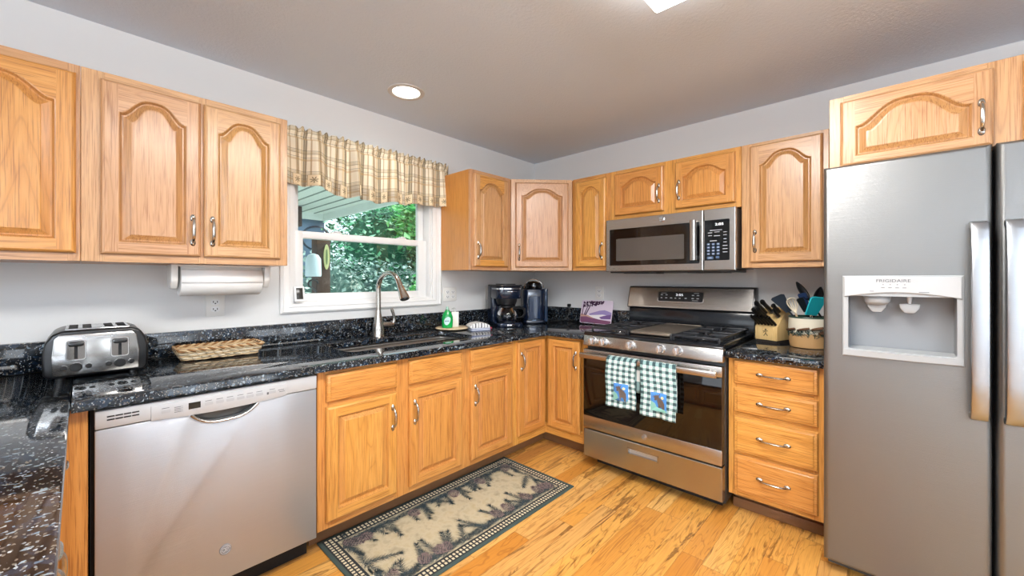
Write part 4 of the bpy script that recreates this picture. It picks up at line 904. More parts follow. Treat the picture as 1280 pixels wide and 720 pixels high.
def cloth_checks():
    t = NT('checked_dishcloth'); x, y, z = t.sep(t.coord())
    a = t.math('LESS_THAN', t.math('FRACT', t.math('DIVIDE', t.math('ADD', x, t.math('MULTIPLY', y, .25)), .016)), .45); c_ = t.math('LESS_THAN', t.math('FRACT', t.math('DIVIDE', y, .02)), .5)
    col = t.mix(t.math('MULTIPLY', t.math('MULTIPLY', a, t.math('ADD', .55, t.math('MULTIPLY', c_, .45))), .85), lin('EDECEA'), lin('2E2A33')); t.base(col); t.p(Roughness=.9); return t.m
def cloth_blue():
    t = NT('blue_striped_dishcloth'); x, y, z = t.sep(t.coord())
    col = t.mix(t.math('LESS_THAN', t.math('FRACT', t.math('DIVIDE', z, .0062)), .5), lin('EDEEF0'), lin('41558F')); t.base(col); t.p(Roughness=.9); return t.m
DCF = fr(-.915, -.290, CT, math.radians(-25)) @ Matrix.Diagonal((.74, .85, 1.2, 1))
t = thing('dishcloths', 'folded stack of striped and checked dishcloths on the granite right of the sink', 'dishcloth', (-.925, -.265, CT))
b = MB(DCF); b.prism(rrect(-.092, .088, -.062, .062, .014, 3), .0005, .020, 0, 'xy', .007, 3); b.build('lower_fold', cloth_blue(), t)
b = MB(DCF); pr = [(-.100, .020), (-.104, .028), (-.090, .040), (-.055, .050), (-.01, .054), (.04, .048), (.076, .036), (.082, .026), (.076, .020)]; b.prism(pr, -.066, .062, 0, 'uz', .008, 3); b.build('upper_fold', cloth_checks(), t, smooth=60)
b = MB(DCF); b.tube([(.085, -.02, .012), (.103, -.024, .014), (.112, -.016, .010), (.100, -.008, .008), (.086, -.012, .010)], .006, 8); b.build('red_edging', mat('red_edge', 'B5263A', .7), t)

# coffee maker
CM = fr(-.612, -.232, CT, math.radians(-26))
t = thing('coffee_maker', 'black drip coffee maker with glass carafe in the corner, left of the pod machine', 'coffee maker', (-.612, -.232, CT))
b = MB(CM); b.prism(rrect(-.096, .096, -.135, .120, .035, 5), .0, .036, 0, 'xy', .006, 2); b.prism(rrect(-.096, .096, .020, .120, .020, 4), .03, .34, 0, 'xy', .006, 2); b.build('body', NAVY, t)
b = MB(CM); b.prism(rrect(-.094, .094, -.120, .118, .045, 6), .235, .338, 0, 'xy', .008, 2); hd = b.build('brew_head', NAVY, t)
b = MB(CM); b.lathe([(.066, .0), (.074, .03), (.078, .055), (.0, .055)], (0, -.04, .185), 'z', 28, cap=False); b.build('filter_basket', BLACK, hd)
b = MB(CM); b.prism(rrect(-.101, .101, -.126, .123, .048, 6), .338, .352, 0, 'xy', .005, 2); b.prism(rrect(-.06, .06, -.10, .06, .04, 5), .350, .360, 0, 'xy', .004, 2); b.build('lid', BLACK, t)
b = MB(CM); b.prism(rrect(-.0955, .0955, -.1215, .05, .046, 6), .312, .326, 0, 'xy', .002, 1); b.box(-.02, .05, -.1225, -.118, .292, .299, 0, .001); b.build('chrome_band', CHROME, hd)
b = MB(CM); b.lathe([(.052, 0), (.062, .004), (.073, .03), (.075, .055), (.068, .085), (.052, .110), (.047, .120), (.050, .126)], (0, -.050, .040), 'z', 32, cap=False); ca = b.build('carafe', CARAFE, t, smooth=60)
b = MB(CM); b.lathe([(.051, .122), (.053, .126), (.053, .134), (.04, .140), (0, .140)], (0, -.050, .040), 'z', 28, cap=False); b.build('carafe_lid', BLACK, ca)
b = MB(CM); b.tube([(.045, -.075, .160), (.075, -.105, .166), (.100, -.128, .150), (.104, -.132, .115), (.092, -.122, .085), (.068, -.100, .075)], [.010, .011, .010, .009, .009, .007], 10); b.build('carafe_handle', BLACK, ca)
b = MB(CM); b.lathe([(.060, .036), (.060, .040), (0, .040)], (0, -.05, 0), 'z', 28, cap=False); b.build('warming_plate', mat('hotplate', '2B2C30', .3, .6), t)
b = MB(CM); b.prism([(-.03, .008), (.03, .008), (.03, .028), (-.03, .028)], -.139, -.133, 0, 'uz', .003, 2); b.lathe([(.010, .0), (.010, .005), (0, .005)], (.052, -.140, .018), 'd', 18, cap=False); b.build('switch', CHROME, t)
# pod machine
KM = fr(-.285, -.222, CT, math.radians(-43))
t = thing('pod_coffee_machine', 'tall black single-serve pod coffee machine with silver arched handle, in the corner', 'coffee maker', (-.285, -.222, CT))
b = MB(KM); b.prism(rrect(-.082, .082, .01, .140, .03, 5), 0, .335, 0, 'xy', .008, 2); b.prism(rrect(-.085, .085, -.135, .06, .03, 5), 0, .030, 0, 'xy', .006, 2); b.prism(rrect(-.084, .084, -.115, .02, .04, 6), .030, .31, 0, 'xy', .010, 3); b.build('body', NAVY, t)
b = MB(KM); b.lathe([(.052, .300), (.058, .315), (.060, .345), (.054, .368), (.035, .380), (0, .383)], (0, -.055, 0), 'z', 28, cap=False); b.build('brew_head', BLACKG, t)
b = MB(KM); b.tube([(.070*math.cos(PI*i/16)*1.05, -.075+.02*math.sin(PI*i/16), .318+.078*math.sin(PI*i/16)) for i in range(17)], .0055, 8); b.build('lift_handle', NICKEL, t)
b = MB(KM); b.prism(rrect(.084, .112, -.06, .12, .012, 4), .01, .31, 0, 'xy', .005, 2); b.build('water_tank', mat('smoky_tank', '22344E', .1), t)
b = MB(KM); b.prism(rrect(-.045, .045, -.1185, -.10, .008, 3), .045, .245, 0, 'xy', .002, 1); b.build('front_cover', mat('navy_front', '1C2C46', .08), t)
b = MB(KM); b.lathe([(.062, .030), (.062, .036), (.050, .037), (0, .037)], (0, -.085, 0), 'z', 28, cap=False); b.build('drip_tray', mat('drip_metal', '7E8FA3', .2, .8), t)
b = MB(); b.tube([(-.155, -.30, CT+.004), (-.10, -.35, CT+.005), (-.05, -.38, CT+.02), (-.030, -.39, CT+.08), (-.030, -.39, CT+.135), (-.030, -.392, CT+.15)], .004, 8); b.box(-.045, -.0225, -.405, -.38, CT+.135, CT+.165, 0, .004); tag(b.build('power_cord', BLACK), 'black plug and cord rising over the backsplash right of the pod machine', 'cord')

# landscape cutting board on a small wire stand
PBM = fr(-.105, -.672, CT+.006) @ Matrix(((0, -1, 0, 0), (-1, 0, 0, 0), (0, 0, 1, 0), (0, 0, 0, 1))) @ Matrix.Rotation(math.radians(11), 4, 'X')
PW, PH = .134, .208
t = thing('cutting_board', 'rounded decorative board with a purple mountain landscape, leaning on the backsplash', 'cutting board', (-.105, -.672, CT+.006))
def mt(n, c): return mat(n, c, .18)
b = MB(PBM); b.prism(rrect(-PW, PW, 0, PH, .016, 5), -.003, .0, 0, 'uz', .001, 1); b.build('board', mt('board_lilac_sky', 'D9CBDB'), t)
def shape(name, pts, col, off): b = MB(PBM); b.prism(pts, 0, off, 0, 'uz'); b.build(name, mt(name+'_paint', col), t, smooth=0)
shape('far_hills', [(-.06, .085), (-.02, .10), (.03, .118), (.07, .124), (.10, .115), (.128, .105), (.128, .07), (-.04, .06)], '9484B4', .0006)
shape('mist', [(-.06, .072), (.0, .078), (.06, .085), (.127, .075), (.127, .045), (-.03, .045)], 'E9E4E6', .0009)
shape('near_hills', [(.03, .06), (.07, .075), (.127, .088), (.127, .048), (.05, .045)], '74588C', .0012)
shape('foreground', [(-.130, .02), (-.118, .004), (.118, .004), (.129, .02), (.128, .032), (.08, .035), (.03, .04), (-.02, .05), (-.06, .065), (-.10, .072), (-.131, .078)], '7C4F6C', .0015)
shape('field_edge', [(-.130, .055), (-.08, .06), (-.02, .046), (-.02, .052), (-.07, .072), (-.131, .082)], 'C79C8E', .0018)
b = MB(PBM); rq = random.Random(11)
for (x0, z0, x1, z1, w) in ((-.088, .070, -.050, .170, .006), (-.100, .072, -.072, .165, .005), (-.118, .07, -.112, .19, .004), (-.055, .16, .04, .185, .002)):
    b.add([(x0-w, .002, z0), (x0+w, .002, z0), (x1+w*.6, .002, z1), (x1-w*.6, .002, z1)], [(0, 1, 2, 3)])
for _ in range(130):
    x = rq.uniform(-.118, .055); z = rq.uniform(.158, .200) if x < 0 else rq.uniform(.17, .198); z -= max(0, -x-.03)*.15; r = rq.uniform(.003, .009)
    b.add([(x+r*math.cos(a*PI/3+x), .0022, z+r*.8*math.sin(a*PI/3+x)) for a in range(6)], [tuple(range(6))])
b.build('painted_tree', mt('tree_plum', '4C3550'), t, smooth=0)
b = MB(RF)
for u in (.60, .70): b.tube([(u, .155, CT+.004), (u, .150, CT+.018), (u, .155, CT+.022)], .0022, 6); b.tube([(u, .155, CT+.003), (u, .04, CT+.003)], .0022, 6)
b.tube([(.60, .155, CT+.020), (.70, .155, CT+.020)], .0022, 6); b.tube([(.60, .045, CT+.003), (.70, .045, CT+.003)], .0022, 6)
tag(b.build('wire_stand', CHROME), 'small chrome wire stand holding the purple landscape board', 'stand')

# ------------------------------------------------------------------ knife block and utensil crock
kz = CT; ku0, ku1 = 1.760, 1.874; kc = Vector((-.128, -1.817, 0))
KB = Matrix.Translation(kc) @ Matrix.Rotation(math.radians(-19), 4, 'Z') @ Matrix.Translation(-kc) @ RF
t = thing('knife_block', 'pale wooden knife block with a stick figure mark, right of the range', 'knife block', (-.13, -1.79, CT))
b = MB(KB); b.prism([(.215, kz+.014), (.215, kz+.098), (.205, kz+.104), (.118, kz+.218), (.105, kz+.220), (.035, kz+.118), (.035, kz+.014)], ku0, ku1, 0, 'dz', .003, 2)
b.build('block', oak('light_maple_block', 2, 'E3C48D', 'DDBB80', 'C9A060'), t)
b = MB(KB); b.box(ku0+.004, ku1-.004, .04, .208, kz, kz+.0145); b.build('base', mat('block_base', '2B2420', .6), t, smooth=0)
b = MB(KB); cu_, cz_ = (ku0+ku1)/2, kz+.06
b.lathe([(.005, 0), (.005, .001), (0, .001)], (cu_, .2152, cz_+.020), 'd', 12, cap=False)
for p_, q_ in (((0, .012), (0, -.004)), ((-.014, .010), (.012, .012)), ((0, -.004), (-.010, -.020)), ((0, -.004), (.010, -.018)), ((-.012, .0), (-.006, .008))): b.tube([(cu_+p_[0], .2155, cz_+p_[1]), (cu_+q_[0], .2155, cz_+q_[1])], .0018, 6)
b.build('figure_mark', mat('burnt_mark', '3A2C1D', .7), t)
kd_ = Vector((.0, .79, .61)).normalized()         # handles stick out square to the sloping face
def knife(u, s_, L, w, label, grp=None, big=True):
    """s_: 0 at the low front edge of the slope, 1 at the top"""
    d0, zz = .205+(.118-.205)*s_, kz+.104+(.218-.104)*s_
    t = thing('knife', label, 'knife', (u, d0, zz), grp, KB); P0 = Vector((u, d0, zz)); at = lambda k: tuple(P0+kd_*k)
    b = MB(KB); b.tube([at(.0015), at(.012), at(L*.35), at(L*.7), at(L*.92), at(L)], [w*.85, w*.9, w, w*.88, w*1.12, w*.8], 10, flat=(1.0, .62)); b.build('handle', BLACK, t)
    b = MB(KB)
    if big: b.tube([at(.0005), at(.006)], w*.95, 10, flat=(1.0, .62))
    else: b.tube([at(L), at(L+.003)], w*.75, 10, flat=(1.0, .62))
    b.build('bolster' if big else 'end_cap', CHROME, t)
for i in range(6): knife(ku0+.013+.0176*i, .06, .092, .0100, 'black-handled steak knife in the low front row of the knife block', 'steak knives in the block', False)
for u, s_, L, lb in ((1.776, .34, .110, 'black knife handle in the middle row of the block, nearest the range'), (1.804, .36, .118, 'black knife handle in the middle row of the block, second from the range'), (1.782, .64, .125, 'long black knife handle in the upper row, on the range side'), (1.812, .70, .128, 'long black knife handle at the top middle of the block'), (1.846, .74, .080, 'short black knife handle high on the block beside the spatula'), (1.856, .50, .075, 'short black knife handle on the wall side of the middle row')): knife(u, s_, L, .0148, lb)

UXc, UYc = -.245, -1.981
t = thing('utensil_crock', 'round cream and tan crock with pinecone relief, full of cooking utensils', 'crock', (UXc, UYc, CT))
b = MB(); b.lathe([(.072, 0), (.078, .004), (.083, .04), (.085, .085)], (UXc, UYc, CT), 'z', 44); b.lathe([(.0851, .085), (.0855, .12), (.084, .172)], (UXc, UYc, CT), 'z', 44, 1, cap=False); b.lathe([(.084, .172), (.0855, .176), (.084, .181), (.079, .181), (.077, .172), (.076, .06), (0, .06)], (UXc, UYc, CT), 'z', 44, 2, cap=False)
cr = b.build('pot', [mat('tan_glaze', 'C39A68', .5), mat('cream_glaze', 'E2DCC8', .45), mat('green_rim', '2F4A3D', .4)], t)
def crk(a, z, off=0): return (UXc+(.0855+off)*math.cos(a), UYc+(.0855+off)*math.sin(a), CT+z)
rp = random.Random(2); bn = MB()
for k in range(200):
    a = rp.uniform(0, 2*PI); z = .082+rp.uniform(-.008, .012); a2, z2 = a+rp.uniform(-.28, .28), z+rp.uniform(-.018, .024); bn.tube([crk(a, z, .0005), crk((a+a2)/2, (z+z2)/2, .003), crk(a2, z2, .001)], .0013, 4)
bn.build('needle_garland', mat('needle_green', '35504A', .6), t)
PINE = mat('pinecone_brown', '6B4A33', .7)
for a, zz in ((2.35, .105), (3.02, .112), (3.62, .118), (3.95, .098)):
    bc = MB(); c0 = Vector(crk(a, zz, .006)); tdir = Vector((-math.sin(a), math.cos(a), .35)).normalized()
    for i in range(9):
        q = i/8; rr = .019*math.sin(PI*(.12+.80*q)); cc = c0+tdir*(.044*(q-.5)); bc.lathe([(rr*.5, -.004), (rr, 0), (rr*.55, .005)], tuple(cc), 'z', 10)
    bc.build('pinecone', PINE, t)
def utensil(name, label, cat, base, tip, build_head, shaft_m, r=.005):
    t = thing(name, label, cat, (base[0], base[1], base[2])); B0, T0 = Vector(base), Vector(tip); D = (T0-B0).normalized()
    b = MB(); b.tube([tuple(B0), tuple(B0+(T0-B0)*.5), tuple(T0)], [r, r, r*.9], 8); b.build('shaft', shaft_m, t)
    side = Vector((.72, -.69, 0)); side = (side-D*side.dot(D)).normalized(); nn = D.cross(side).normalized()
    HM = Matrix(((side.x, nn.x, D.x, T0.x), (side.y, nn.y, D.y, T0.y), (side.z, nn.z, D.z, T0.z), (0, 0, 0, 1)))
    build_head(HM, t); return t
def flat_head(w0, w1, L, m, th=.004, slots=0, skew=0.0):
    def f(M, t): b = MB(M); b.prism([(-w0, -.004), (w0, -.004), (w1+skew, L*.92), (w1*.7+skew, L), (-w1*.7+skew, L), (-w1+skew, L*.92)], -th/2, th/2, 0, 'uz', .0015, 1); b.build('blade', m, t)
    return f
def spoon_head(w, L, m):
    def f(M, t):
        b = MB(M); vs = []; n, k = 10, 8
        b.grid(10, 10, lambda u, v: ((u-.5)*2*w*math.sin(PI*min(1, .12+.86*v))**.7, .010*((1-(2*u-1)**2)*math.sin(PI*v)), L*v), lambda u, v: (u, v)); b.build('bowl', m, t, solid=.002, smooth=60)
    return f
SLATE = mat('slate_nylon', '2C3540', .4); NYL = mat('black_nylon', '17181A', .35); TURQ = mat('turquoise_silicone', '21B5C4', .4); WOODP = mat('pale_wood_utensil', 'D9BE98', .6)
zb = CT+.075
utensil('spatula', 'wide slate-grey turner leaning out over the knife block side of the crock', 'spatula', (UXc+.02, UYc+.005, zb), (UXc+.01, UYc+.085, CT+.205), flat_head(.020, .044, .105, SLATE, skew=.004), SLATE)
utensil('cooking_spoon', 'long black cooking spoon rising highest from the crock', 'spoon', (UXc+.01, UYc-.066, CT+.14), (UXc-.006, UYc+.000, CT+.280), spoon_head(.021, .115, NYL), NYL)
utensil('cooking_spoon', 'black cooking spoon leaning toward the refrigerator in the crock', 'spoon', (UXc+.02, UYc+.00, zb), (UXc+.02, UYc-.028, CT+.250), spoon_head(.026, .105, NYL), NYL)
utensil('scraper', 'turquoise silicone scraper in the crock beside the refrigerator', 'spatula', (UXc-.02, UYc+.03, zb), (UXc-.040, UYc-.012, CT+.195), flat_head(.030, .042, .110, TURQ, .008), WOODP)
utensil('spatula', 'black slotted turner leaning low across the front of the crock', 'spatula', (UXc-.02, UYc-.04, zb), (UXc-.05, UYc+.006, CT+.215), flat_head(.014, .020, .080, NYL), NYL)
utensil('spatula', 'dark blue turner in the middle of the crock', 'spatula', (UXc, UYc-.03, zb), (UXc-.015, UYc+.008, CT+.235), flat_head(.016, .024, .085, mat('blue_nylon', '23365A', .35)), NYL)
def whisk_head(M, t):
    b = MB(M)
    for k in range(6):
        a = PI*k/6
        b.tube([(.024*math.sin(PI*q/12)*math.cos(a)*(1 if q < 7 else 1), .024*math.sin(PI*q/12)*math.sin(a), .085*(1-math.cos(PI*q/24))*1.0 if False else .095*math.sin(PI*q/24)) for q in range(13)], .0022, 6)
    b.build('wires', mat('cream_wire', 'E5DAC2', .5), t)
utensil('whisk', 'cream-coloured whisk standing at the knife block side of the crock', 'whisk', (UXc+.01, UYc+.03, zb), (UXc-.012, UYc+.052, CT+.195), whisk_head, WOODP)
utensil('wooden_spoon', 'pale wooden stirring spoon behind the black spoons in the crock', 'spoon', (UXc+.03, UYc, zb), (UXc+.040, UYc-.022, CT+.245), spoon_head(.016, .06, WOODP), WOODP)

# ------------------------------------------------------------------ dish towels on the oven handle
def gingham():
    t = NT('gingham_cotton'); x, y, _ = t.sep(t.coord('UV'))
    a = t.math('LESS_THAN', t.math('FRACT', t.math('DIVIDE', x, .033)), .5); c_ = t.math('LESS_THAN', t.math('FRACT', t.math('DIVIDE', y, .040)), .5)
    s_ = t.math('MULTIPLY', t.math('ADD', a, c_), .5)
    nz = t.noise(t.mapping(t.coord('UV'), (500, 500, 1)), 1.0, 2)
    col = t.ramp(s_, [(.0, lin('F6F8F6')), (.5, lin('8FB0B0')), (1, lin('0F3A40'))]); col = t.mix(t.math('MULTIPLY', nz, .15), col, lin('AFC0BE')); t.base(col); t.p(Roughness=.9); return t.m
GING = gingham()
def towel(u0, u1, zb, zback, ph_, shift, label):
    t = thing('dish_towel', label, 'towel', ((u0+u1)/2, .75, zb), 'dish towels on the oven handle', RF)
    top, R = .811, .0155; Lf = top-zb
    def fpt(u, v):
        if v < .12:
            q = v/.12; z = zback+(top-.02-zback)*q; d = .7185; du_ = shift
        elif v < .22:
            a = PI*(1-(v-.12)/.10); d = .7375+(.019)*math.cos(a); z = top-.02+.022*math.sin(a); du_ = shift*(1-(v-.12)/.10)
        else:
            q = (v-.22)/.78; z = top-.02-(Lf-.02)*q; du_ = 0; d = .7565+.010*q*math.sin(u*5+ph_)*.8+.004*math.sin(u*13+ph_*2)*q
        return (u0+(u1-u0)*u+du_+.003*math.sin(v*9+ph_), d, z)
    def fuv(u, v): return (u*(u1-u0), v*.45)
    b = MB(RF); b.grid(24, 60, fpt, fuv); b.build('cloth', GING, t, smooth=80, solid=.003, recalc=False)
    # square patch with a moose, near the hem
    pu, pw, pz, phh = u0+(u1-u0)*.52, .040, zb+.098, .054
    def proj(a, z, off):
        u = (pu+a-u0)/(u1-u0); q = (top-.02-z)/(Lf-.02); return (pu+a, .7565+.010*q*math.sin(u*5+ph_)*.8+.004*math.sin(u*13+ph_*2)*q+.0022+off, z)
    b = MB(RF); b.grid(6, 4, lambda u, v: proj((u*2-1)*pw, pz+(v*2-1)*phh, 0), lambda u, v: (u, v)); pa = b.build('patch', mat('patch_blue', '4A8AD0', .85), t, solid=.001)
    def flat(name, pts, col, off, par): b = MB(RF); b.add([proj(a*pw, pz+z*phh, off) for a, z in pts], [tuple(range(len(pts)))]); return b.build(name, mat(name+'_thread', col, .85), par, smooth=0, solid=.0008)
    flat('green_field', [(-1, -1), (1, -1), (.9, -.75), (-.3, -.6), (-.5, -.2), (-1, .05)], '7FB5A8', .0012, pa)
    flat('moose', [(-.05, -1.0), (.05, -1.0), (.12, -.55), (.35, -.55), (.55, -1.0), (.68, -1.0), (.75, -.5), (.72, -.1), (.5, .2), (.2, .4), (.0, .5), (.05, .72), (.22, .95), (.0, .82), (-.1, .62), (-.2, .85), (-.3, .62), (-.42, .80), (-.42, .58), (-.62, .72), (-.55, .5), (-.78, .55), (-.5, .38), (-.58, .18), (-.42, .1), (-.25, .22), (-.2, .0), (-.1, -.35)], '5E534D', .0020, pa)
    flat('moon', [(.45+.2*math.cos(k*PI/5), .5+.16*math.sin(k*PI/5)) for k in range(10)], 'E8E2B5', .0018, pa)
    b = MB(RF); b.tube([((u0+u1)/2+.03-.004, .757, top-.002), ((u0+u1)/2+.03, .759, top+.004), ((u0+u1)/2+.03+.004, .757, top-.002)], .002, 6); b.build('loop', GING, t)
towel(1.143, 1.314, .497, .60, .4, .010, 'green and white checked towel with moose patch on the oven handle, toward the corner')
towel(1.342, 1.524, .486, .53, 2.2, -.012, 'green and white checked towel with moose patch on the oven handle, toward the refrigerator')

# ------------------------------------------------------------------ rug
def rug():
    x0, x1, y0, y1 = -2.046, -.925, -1.052, -.533; b = MB(); h = .007
    b.box(x0, x1, y0, y1, .0005, h, 1, .003)                                    # green binding
    b.box(x0+.016, x1-.016, y0+.016, y1-.016, h-.002, h+.0006, 2)               # dark border band
    b.box(x0+.062, x1-.062, y0+.062, y1-.062, h-.002, h+.0010, 0)               # beige field
    r = random.Random(4)
    def dash(x, y, w, l): b.add([(x-w, y-l, h+.0011), (x+w, y-l, h+.0011), (x+w, y+l, h+.0011), (x-w, y+l, h+.0011)], [(0, 1, 2, 3)], 3)
    for o in (.028, .046):
        n = int((x1-x0-2*o)/.0175)
        for i in range(n+1):
            x = x0+o+(x1-x0-2*o)*i/n
            for y in (y0+o, y1-o): dash(x, y, .0052, .0060)
        n = int((y1-y0-2*o)/.0175)
        for i in range(1, n):
            y = y0+o+(y1-y0-2*o)*i/n
            for x in (x0+o, x1-o): dash(x, y, .0060, .0052)
    for _ in range(26):                                                         # pale bark strips inside the border
        sd = r.random(); 
        if sd < .7: x = r.uniform(x0+.12, x1-.12); y = r.choice((y0+.074, y1-.074)); w, l = r.uniform(.02, .05), .0055
        else: x = r.choice((x0+.074, x1-.074)); y = r.uniform(y0+.1, y1-.1); w, l = .0055, r.uniform(.02, .04)
        b.add([(x-w, y-l, h+.0013), (x+w, y-l*.6, h+.0013), (x+w*.9, y+l, h+.0013), (x-w*.9, y+l*.8, h+.0013)], [(0, 1, 2, 3)], 3)
    def needle(x, y, a, L, w, m, z):
        c_, s_ = math.cos(a), math.sin(a); b.add([(x-s_*w, y+c_*w, z), (x+s_*w, y-c_*w, z), (x+c_*L, y+s_*L, z)], [(0, 1, 2)], m)
    def sprig(x, y, a, L):
        n = int(L/.0045)
        for i in range(n):
            q = i/n; px, py = x+math.cos(a)*L*q, y+math.sin(a)*L*q
            for sg in (-1, 1):
                for _ in range(2): needle(px, py, a+sg*(r.uniform(.45, 1.15)), r.uniform(.024, .046)*(1-.45*q), .0010, r.choice((4, 4, 2)), h+.0016+r.uniform(0, .0005))
        for _ in range(10): needle(x+math.cos(a)*L*.9, y+math.sin(a)*L*.9, a+r.uniform(-.6, .6), r.uniform(.02, .035), .0014, 4, h+.002)
    def cone(x, y, a, L):
        n = 9
        for i in range(n):
            q = i/(n-1); w = .024*math.sin(PI*(.15+.75*q))
            for k in range(-3, 4):
                px, py = x+math.cos(a)*L*q-math.sin(a)*w*k/3, y+math.sin(a)*L*q+math.cos(a)*w*k/3
                needle(px, py, a+k*.22, .011, .0030, r.choice((5, 5, 6)), h+.0024+.0001*i); needle(px, py, a+k*.22+PI, .004, .003, 2, h+.0022)
    spots = []
    for k in range(12):
        x = x0+.10+(x1-x0-.2)*(k+.5)/12
        for y, d in ((y0+.075, PI/2), (y1-.075, -PI/2)): spots.append((x+r.uniform(-.03, .03), y, d))
    for y in (y0+.12, (y0+y1)/2, y1-.12):
        spots.append((x0+.075, y, 0)); spots.append((x1-.075, y, PI))
    for x, y, d in spots:
        for _ in range(r.choice((1, 2, 2))): sprig(x+r.uniform(-.02, .02), y, d+r.uniform(-.85, .85), r.uniform(.08, .15))
        for sg in (-1.3, 1.3): sprig(x, y, d+sg, r.uniform(.06, .10))
        if r.random() < .5: cone(x+r.uniform(-.02, .02), y+math.sin(d)*.01, d+r.uniform(-.9, .9), r.uniform(.05, .075))
    for x, y, d in ((x0+.08, y0+.08, .8), (x0+.08, y1-.08, -.8), (x1-.08, y0+.08, 2.3), (x1-.08, y1-.08, -2.3)):
        cone(x, y, d, .08); sprig(x, y, d-.7, .10); sprig(x, y, d+.7, .10)
    ft = NT('rug_field'); n1 = ft.noise(ft.coord(), 22, 4, .6); n2 = ft.noise(ft.coord(), 320, 2, .6)
    col = ft.ramp(n1, [(.3, lin('A39A80')), (.5, lin('BFB599')), (.72, lin('B3A684'))]); col = ft.mix(ft.math('MULTIPLY', n2, .3), col, lin('8E8164')); ft.base(col); ft.p(Roughness=.95)
    M_ = lambda n, c: mat(n, c, .95)
    return b.build('rug', [ft.m, M_('rug_green_edge', '3E4D49'), M_('rug_dark', '23282C'), M_('rug_cream', 'C9BFA2'), M_('rug_needle', '39474A'), M_('rug_cone', '84726F'), M_('rug_cone_dark', '5D5152')], smooth=0)
tag(rug(), 'beige pinecone and pine bough rug with dark dashed border on the wood floor', 'rug')

# ------------------------------------------------------------------ outside the window
b = MB(); b.box(-5.6, .2, .14, 3.2, -.30, -.28); struct(b.build('porch_bounce_slab', mat('pale_bounce_concrete', 'E4E4DF', .9), smooth=0))  # unseen pale slab added to bounce light up onto the porch ceiling
b = MB(); b.box(-9, 9, .14, 16, -.35, -.30); gl = struct(b.build('ground', mat('garden_soil', '4C5B38', .95), smooth=0))
t = thing('porch_roof', 'white porch ceiling with long seams, seen through the upper window sash', 'porch roof', (-2.5, 1.5, 2.3))
b = MB(); b.box(-5.5, -.58, .13, 3.05, 2.30, 2.34)
PWH = mat('porch_white', 'E9F0EC', .6); b.build('ceiling_panel', PWH, t, smooth=0)
b = MB(); sd = PWH
for i in range(33):
    x = -5.5+.15*i; b.box(x, x+.012, .13, 3.05, 2.290, 2.301)
b.build('seams', mat('seam_grey', '9AA6A2', .7), t, smooth=0)
b = MB(); b.box(-5.5, -.55, 3.05, 3.08, 2.20, 2.42); b.box(-.58, -.55, .13, 3.05, 2.20, 2.42); b.build('fascia', PWH, t, smooth=0)
BRN = mat('dark_brown_wood', '4A3226', .7)
t = thing('porch_post', 'dark brown porch post behind the lower left window sash', 'post', (-.90, 2.3, -.3))
b = MB(); b.box(-.972, -.826, 2.25, 2.40, -.3, 1.86, 0, .006); b.build('post', BRN, t)
tag(MB().box(-5.4, -.99, 2.62, 2.74, 2.02, 2.285, 0, .006).build('porch_beam', BRN), 'dark brown beam under the far edge of the porch ceiling', 'beam')
t = thing('thermometer', 'oval cream thermometer plaque hanging on the brown porch post', 'thermometer', (-.874, 2.24, 1.44))
b = MB(); b.prism([(-.872+.032*math.cos(2*PI*i/28), 1.595+.165*math.sin(2*PI*i/28)) for i in range(28)], 2.236, 2.249, 0, 'uz', .003, 1); b.build('plaque', mat('plaque_cream', 'CFCB8E', .5), t)
b = MB(); b.prism([(-.872+.008*math.cos(2*PI*i/16), 1.595+.10*math.sin(2*PI*i/16)) for i in range(16)], 2.231, 2.2365, 0, 'uz'); b.build('tube', mat('plaque_green', '6C7F4F', .5), t)
t = thing('hanging_lantern', 'pale blue lantern hanging on a dark curled bracket left of the porch post', 'lantern', (-1.03, 2.2, 1.32))
b = MB(); b.lathe([(.075, 0), (.08, .02), (.075, .22), (.05, .27), (.01, .29)], (-1.035, 2.18, 1.34), 'z', 24); b.build('shade', mat('lantern_blue', 'D5E3EC', .3), t)
b = MB(); b.tube([(-1.035+.05*math.cos(a*.5), 2.18, 1.25+.05*math.sin(a*.5)) for a in range(10)]+[(-1.0, 2.2, 1.15), (-.985, 2.235, 1.12)], .010, 8); b.build('bracket', BLACK, t)
t = thing('outbuilding', 'grey-blue outbuilding with brown roof edge beyond the porch', 'building', (-1.9, 7.4, -.3))
b = MB(); b.box(-5.0, 1.10, 7.2, 9.6, -.3, 2.90); b.build('walls', mat('siding_blue', '7D93AE', .7), t, smooth=0)
b = MB(); b.prism([(7.0, 2.90), (9.8, 2.90), (8.4, 3.9)], -5.1, 1.16, 0, 'dz'); b.build('roof', BRN, t, smooth=0)
b = MB(); b.lathe([(.30, -.02), (.34, 0), (.34, .03), (.28, .03)], (.93, 7.2, 2.40), 'd', 28, cap=False); b.build('round_window', mat('siding_trim', '3F4A5C', .6), t)

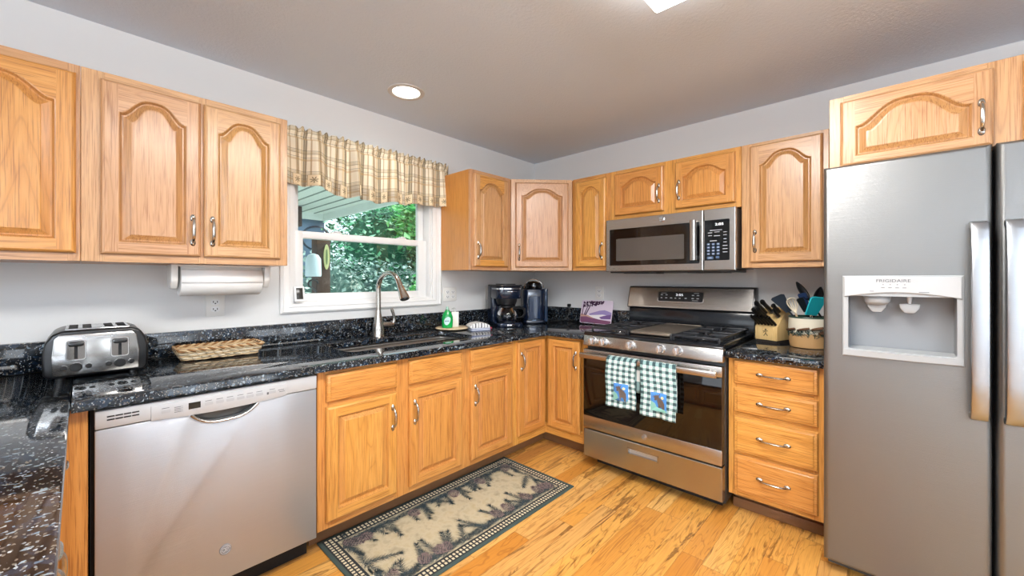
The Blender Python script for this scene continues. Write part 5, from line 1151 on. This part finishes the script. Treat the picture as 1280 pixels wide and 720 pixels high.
def leafmat(n, a, bcol): t = NT(n); t.base(t.mix(t.noise(t.coord(), 6, 2), lin(a), lin(bcol))); t.p(Roughness=.5); t.b.inputs['Transmission Weight'].default_value = 0; return t.m
LV = {'deep': [leafmat('leaf_deep', '245C44', '357A58'), leafmat('leaf_mid', '5AA878', '78C794'), leafmat('leaf_light', 'A5DCB4', 'C9EED0')],
      'grey': [leafmat('leaf_grey_deep', '3B5A50', '5B7F72'), leafmat('leaf_grey', '8CA89C', 'A9C2B6'), leafmat('leaf_grey_light', 'C5D8CE', 'DDE9E1')],
      'fresh': [leafmat('leaf_fresh_deep', '2E7A3A', '3F9A4C'), leafmat('leaf_fresh', '58B85C', '74CF70'), leafmat('leaf_fresh_light', '9BE08A', 'B9EDA8')]}
BARK = mat('bark', '4E463C', .9)
def bush(name, label, cat, c, rad, n, ls, kind, seed, stems=5, grp=None):
    r = random.Random(seed); t = thing(name, label, cat, (c[0], c[1], -.3), grp)
    b = MB()
    for k in range(stems):
        a = r.uniform(0, 6.28); e = (c[0]+rad[0]*.6*math.cos(a), c[1]+rad[1]*.5*math.sin(a), c[2]+rad[2]*r.uniform(-.1, .7))
        m_ = ((c[0]*1.4+e[0]*.6)/2, (c[1]*1.4+e[1]*.6)/2, (e[2]-.3)/2); b.tube([(c[0]+.06*math.cos(a), c[1]+.06*math.sin(a), -.31), m_, e], [.03, .02, .008], 6)
    b.build('stems', BARK, t)
    b = MB(); b.lathe([(.02, -rad[2]*.72)]+[(math.sin(PI*i/9)*.70, -math.cos(PI*i/9)*rad[2]*.72) for i in range(1, 9)]+[(.02, rad[2]*.72)], c, 'z', 14, 0, sx=rad[0], sy=rad[1])
    for _ in range(n):
        while 1:
            p = Vector((r.uniform(-1, 1), r.uniform(-1, 1), r.uniform(-1, 1)))
            if .45 < p.length < 1+.25*r.random(): break
        p = Vector((c[0]+p.x*rad[0], c[1]+p.y*rad[1], c[2]+p.z*rad[2])); L = ls*r.uniform(.6, 1.35)
        d = Vector((r.gauss(0, 1), r.gauss(0, 1)-.3, r.gauss(-.25, .6))).normalized(); s_ = d.cross(Vector((r.gauss(0, .5), r.gauss(-.6, .4), 1))).normalized()*L*.30; nn = d.cross(s_).normalized()*L*.10
        if p.z < -.25: continue
        b.add([tuple(p), tuple(p+d*L*.5+s_+nn), tuple(p+d*L), tuple(p+d*L*.5-s_+nn)], [(0, 1, 2, 3)], r.choices((0, 1, 2), (.40, .38, .22))[0])
    b.build('foliage', LV[kind], t, smooth=0, recalc=False); return t
bush('shrub', 'pale grey-green shrub low behind the porch post', 'shrub', (-.05, 4.0, .75), (.85, .6, 1.05), 2600, .085, 'grey', 1)
bush('shrub', 'pale grey-green shrub in the middle of the lower window sash', 'shrub', (1.1, 4.4, .7), (.95, .6, 1.0), 2800, .085, 'grey', 2)
bush('shrub', 'bright green fern-like shrub low at the right of the window', 'shrub', (1.75, 3.7, .55), (.75, .55, .85), 2200, .11, 'fresh', 3)
bush('tall_shrub', 'tall dark green shrub beyond the porch, left of the window centre', 'shrub', (1.65, 5.6, 1.9), (1.10, .8, 1.5), 4200, .12, 'deep', 4)
bush('tall_shrub', 'tall dark green shrub filling the right half of the window', 'shrub', (2.9, 5.4, 1.8), (1.2, .8, 1.6), 4000, .12, 'deep', 5)
bush('tree', 'leafy bright green tree branch at the top right of the window', 'tree', (1.95, 4.3, 2.65), (.75, .5, .62), 1100, .17, 'fresh', 6)
bush('tall_shrub', 'dark evergreen at the back between the two tall shrubs', 'shrub', (3.6, 7.6, 2.2), (2.2, .9, 2.4), 4200, .17, 'deep', 7)
bush('tall_shrub', 'dark green shrub at the far right edge of the window view', 'shrub', (4.2, 6.0, 1.9), (1.5, .9, 2.0), 3000, .15, 'deep', 8)
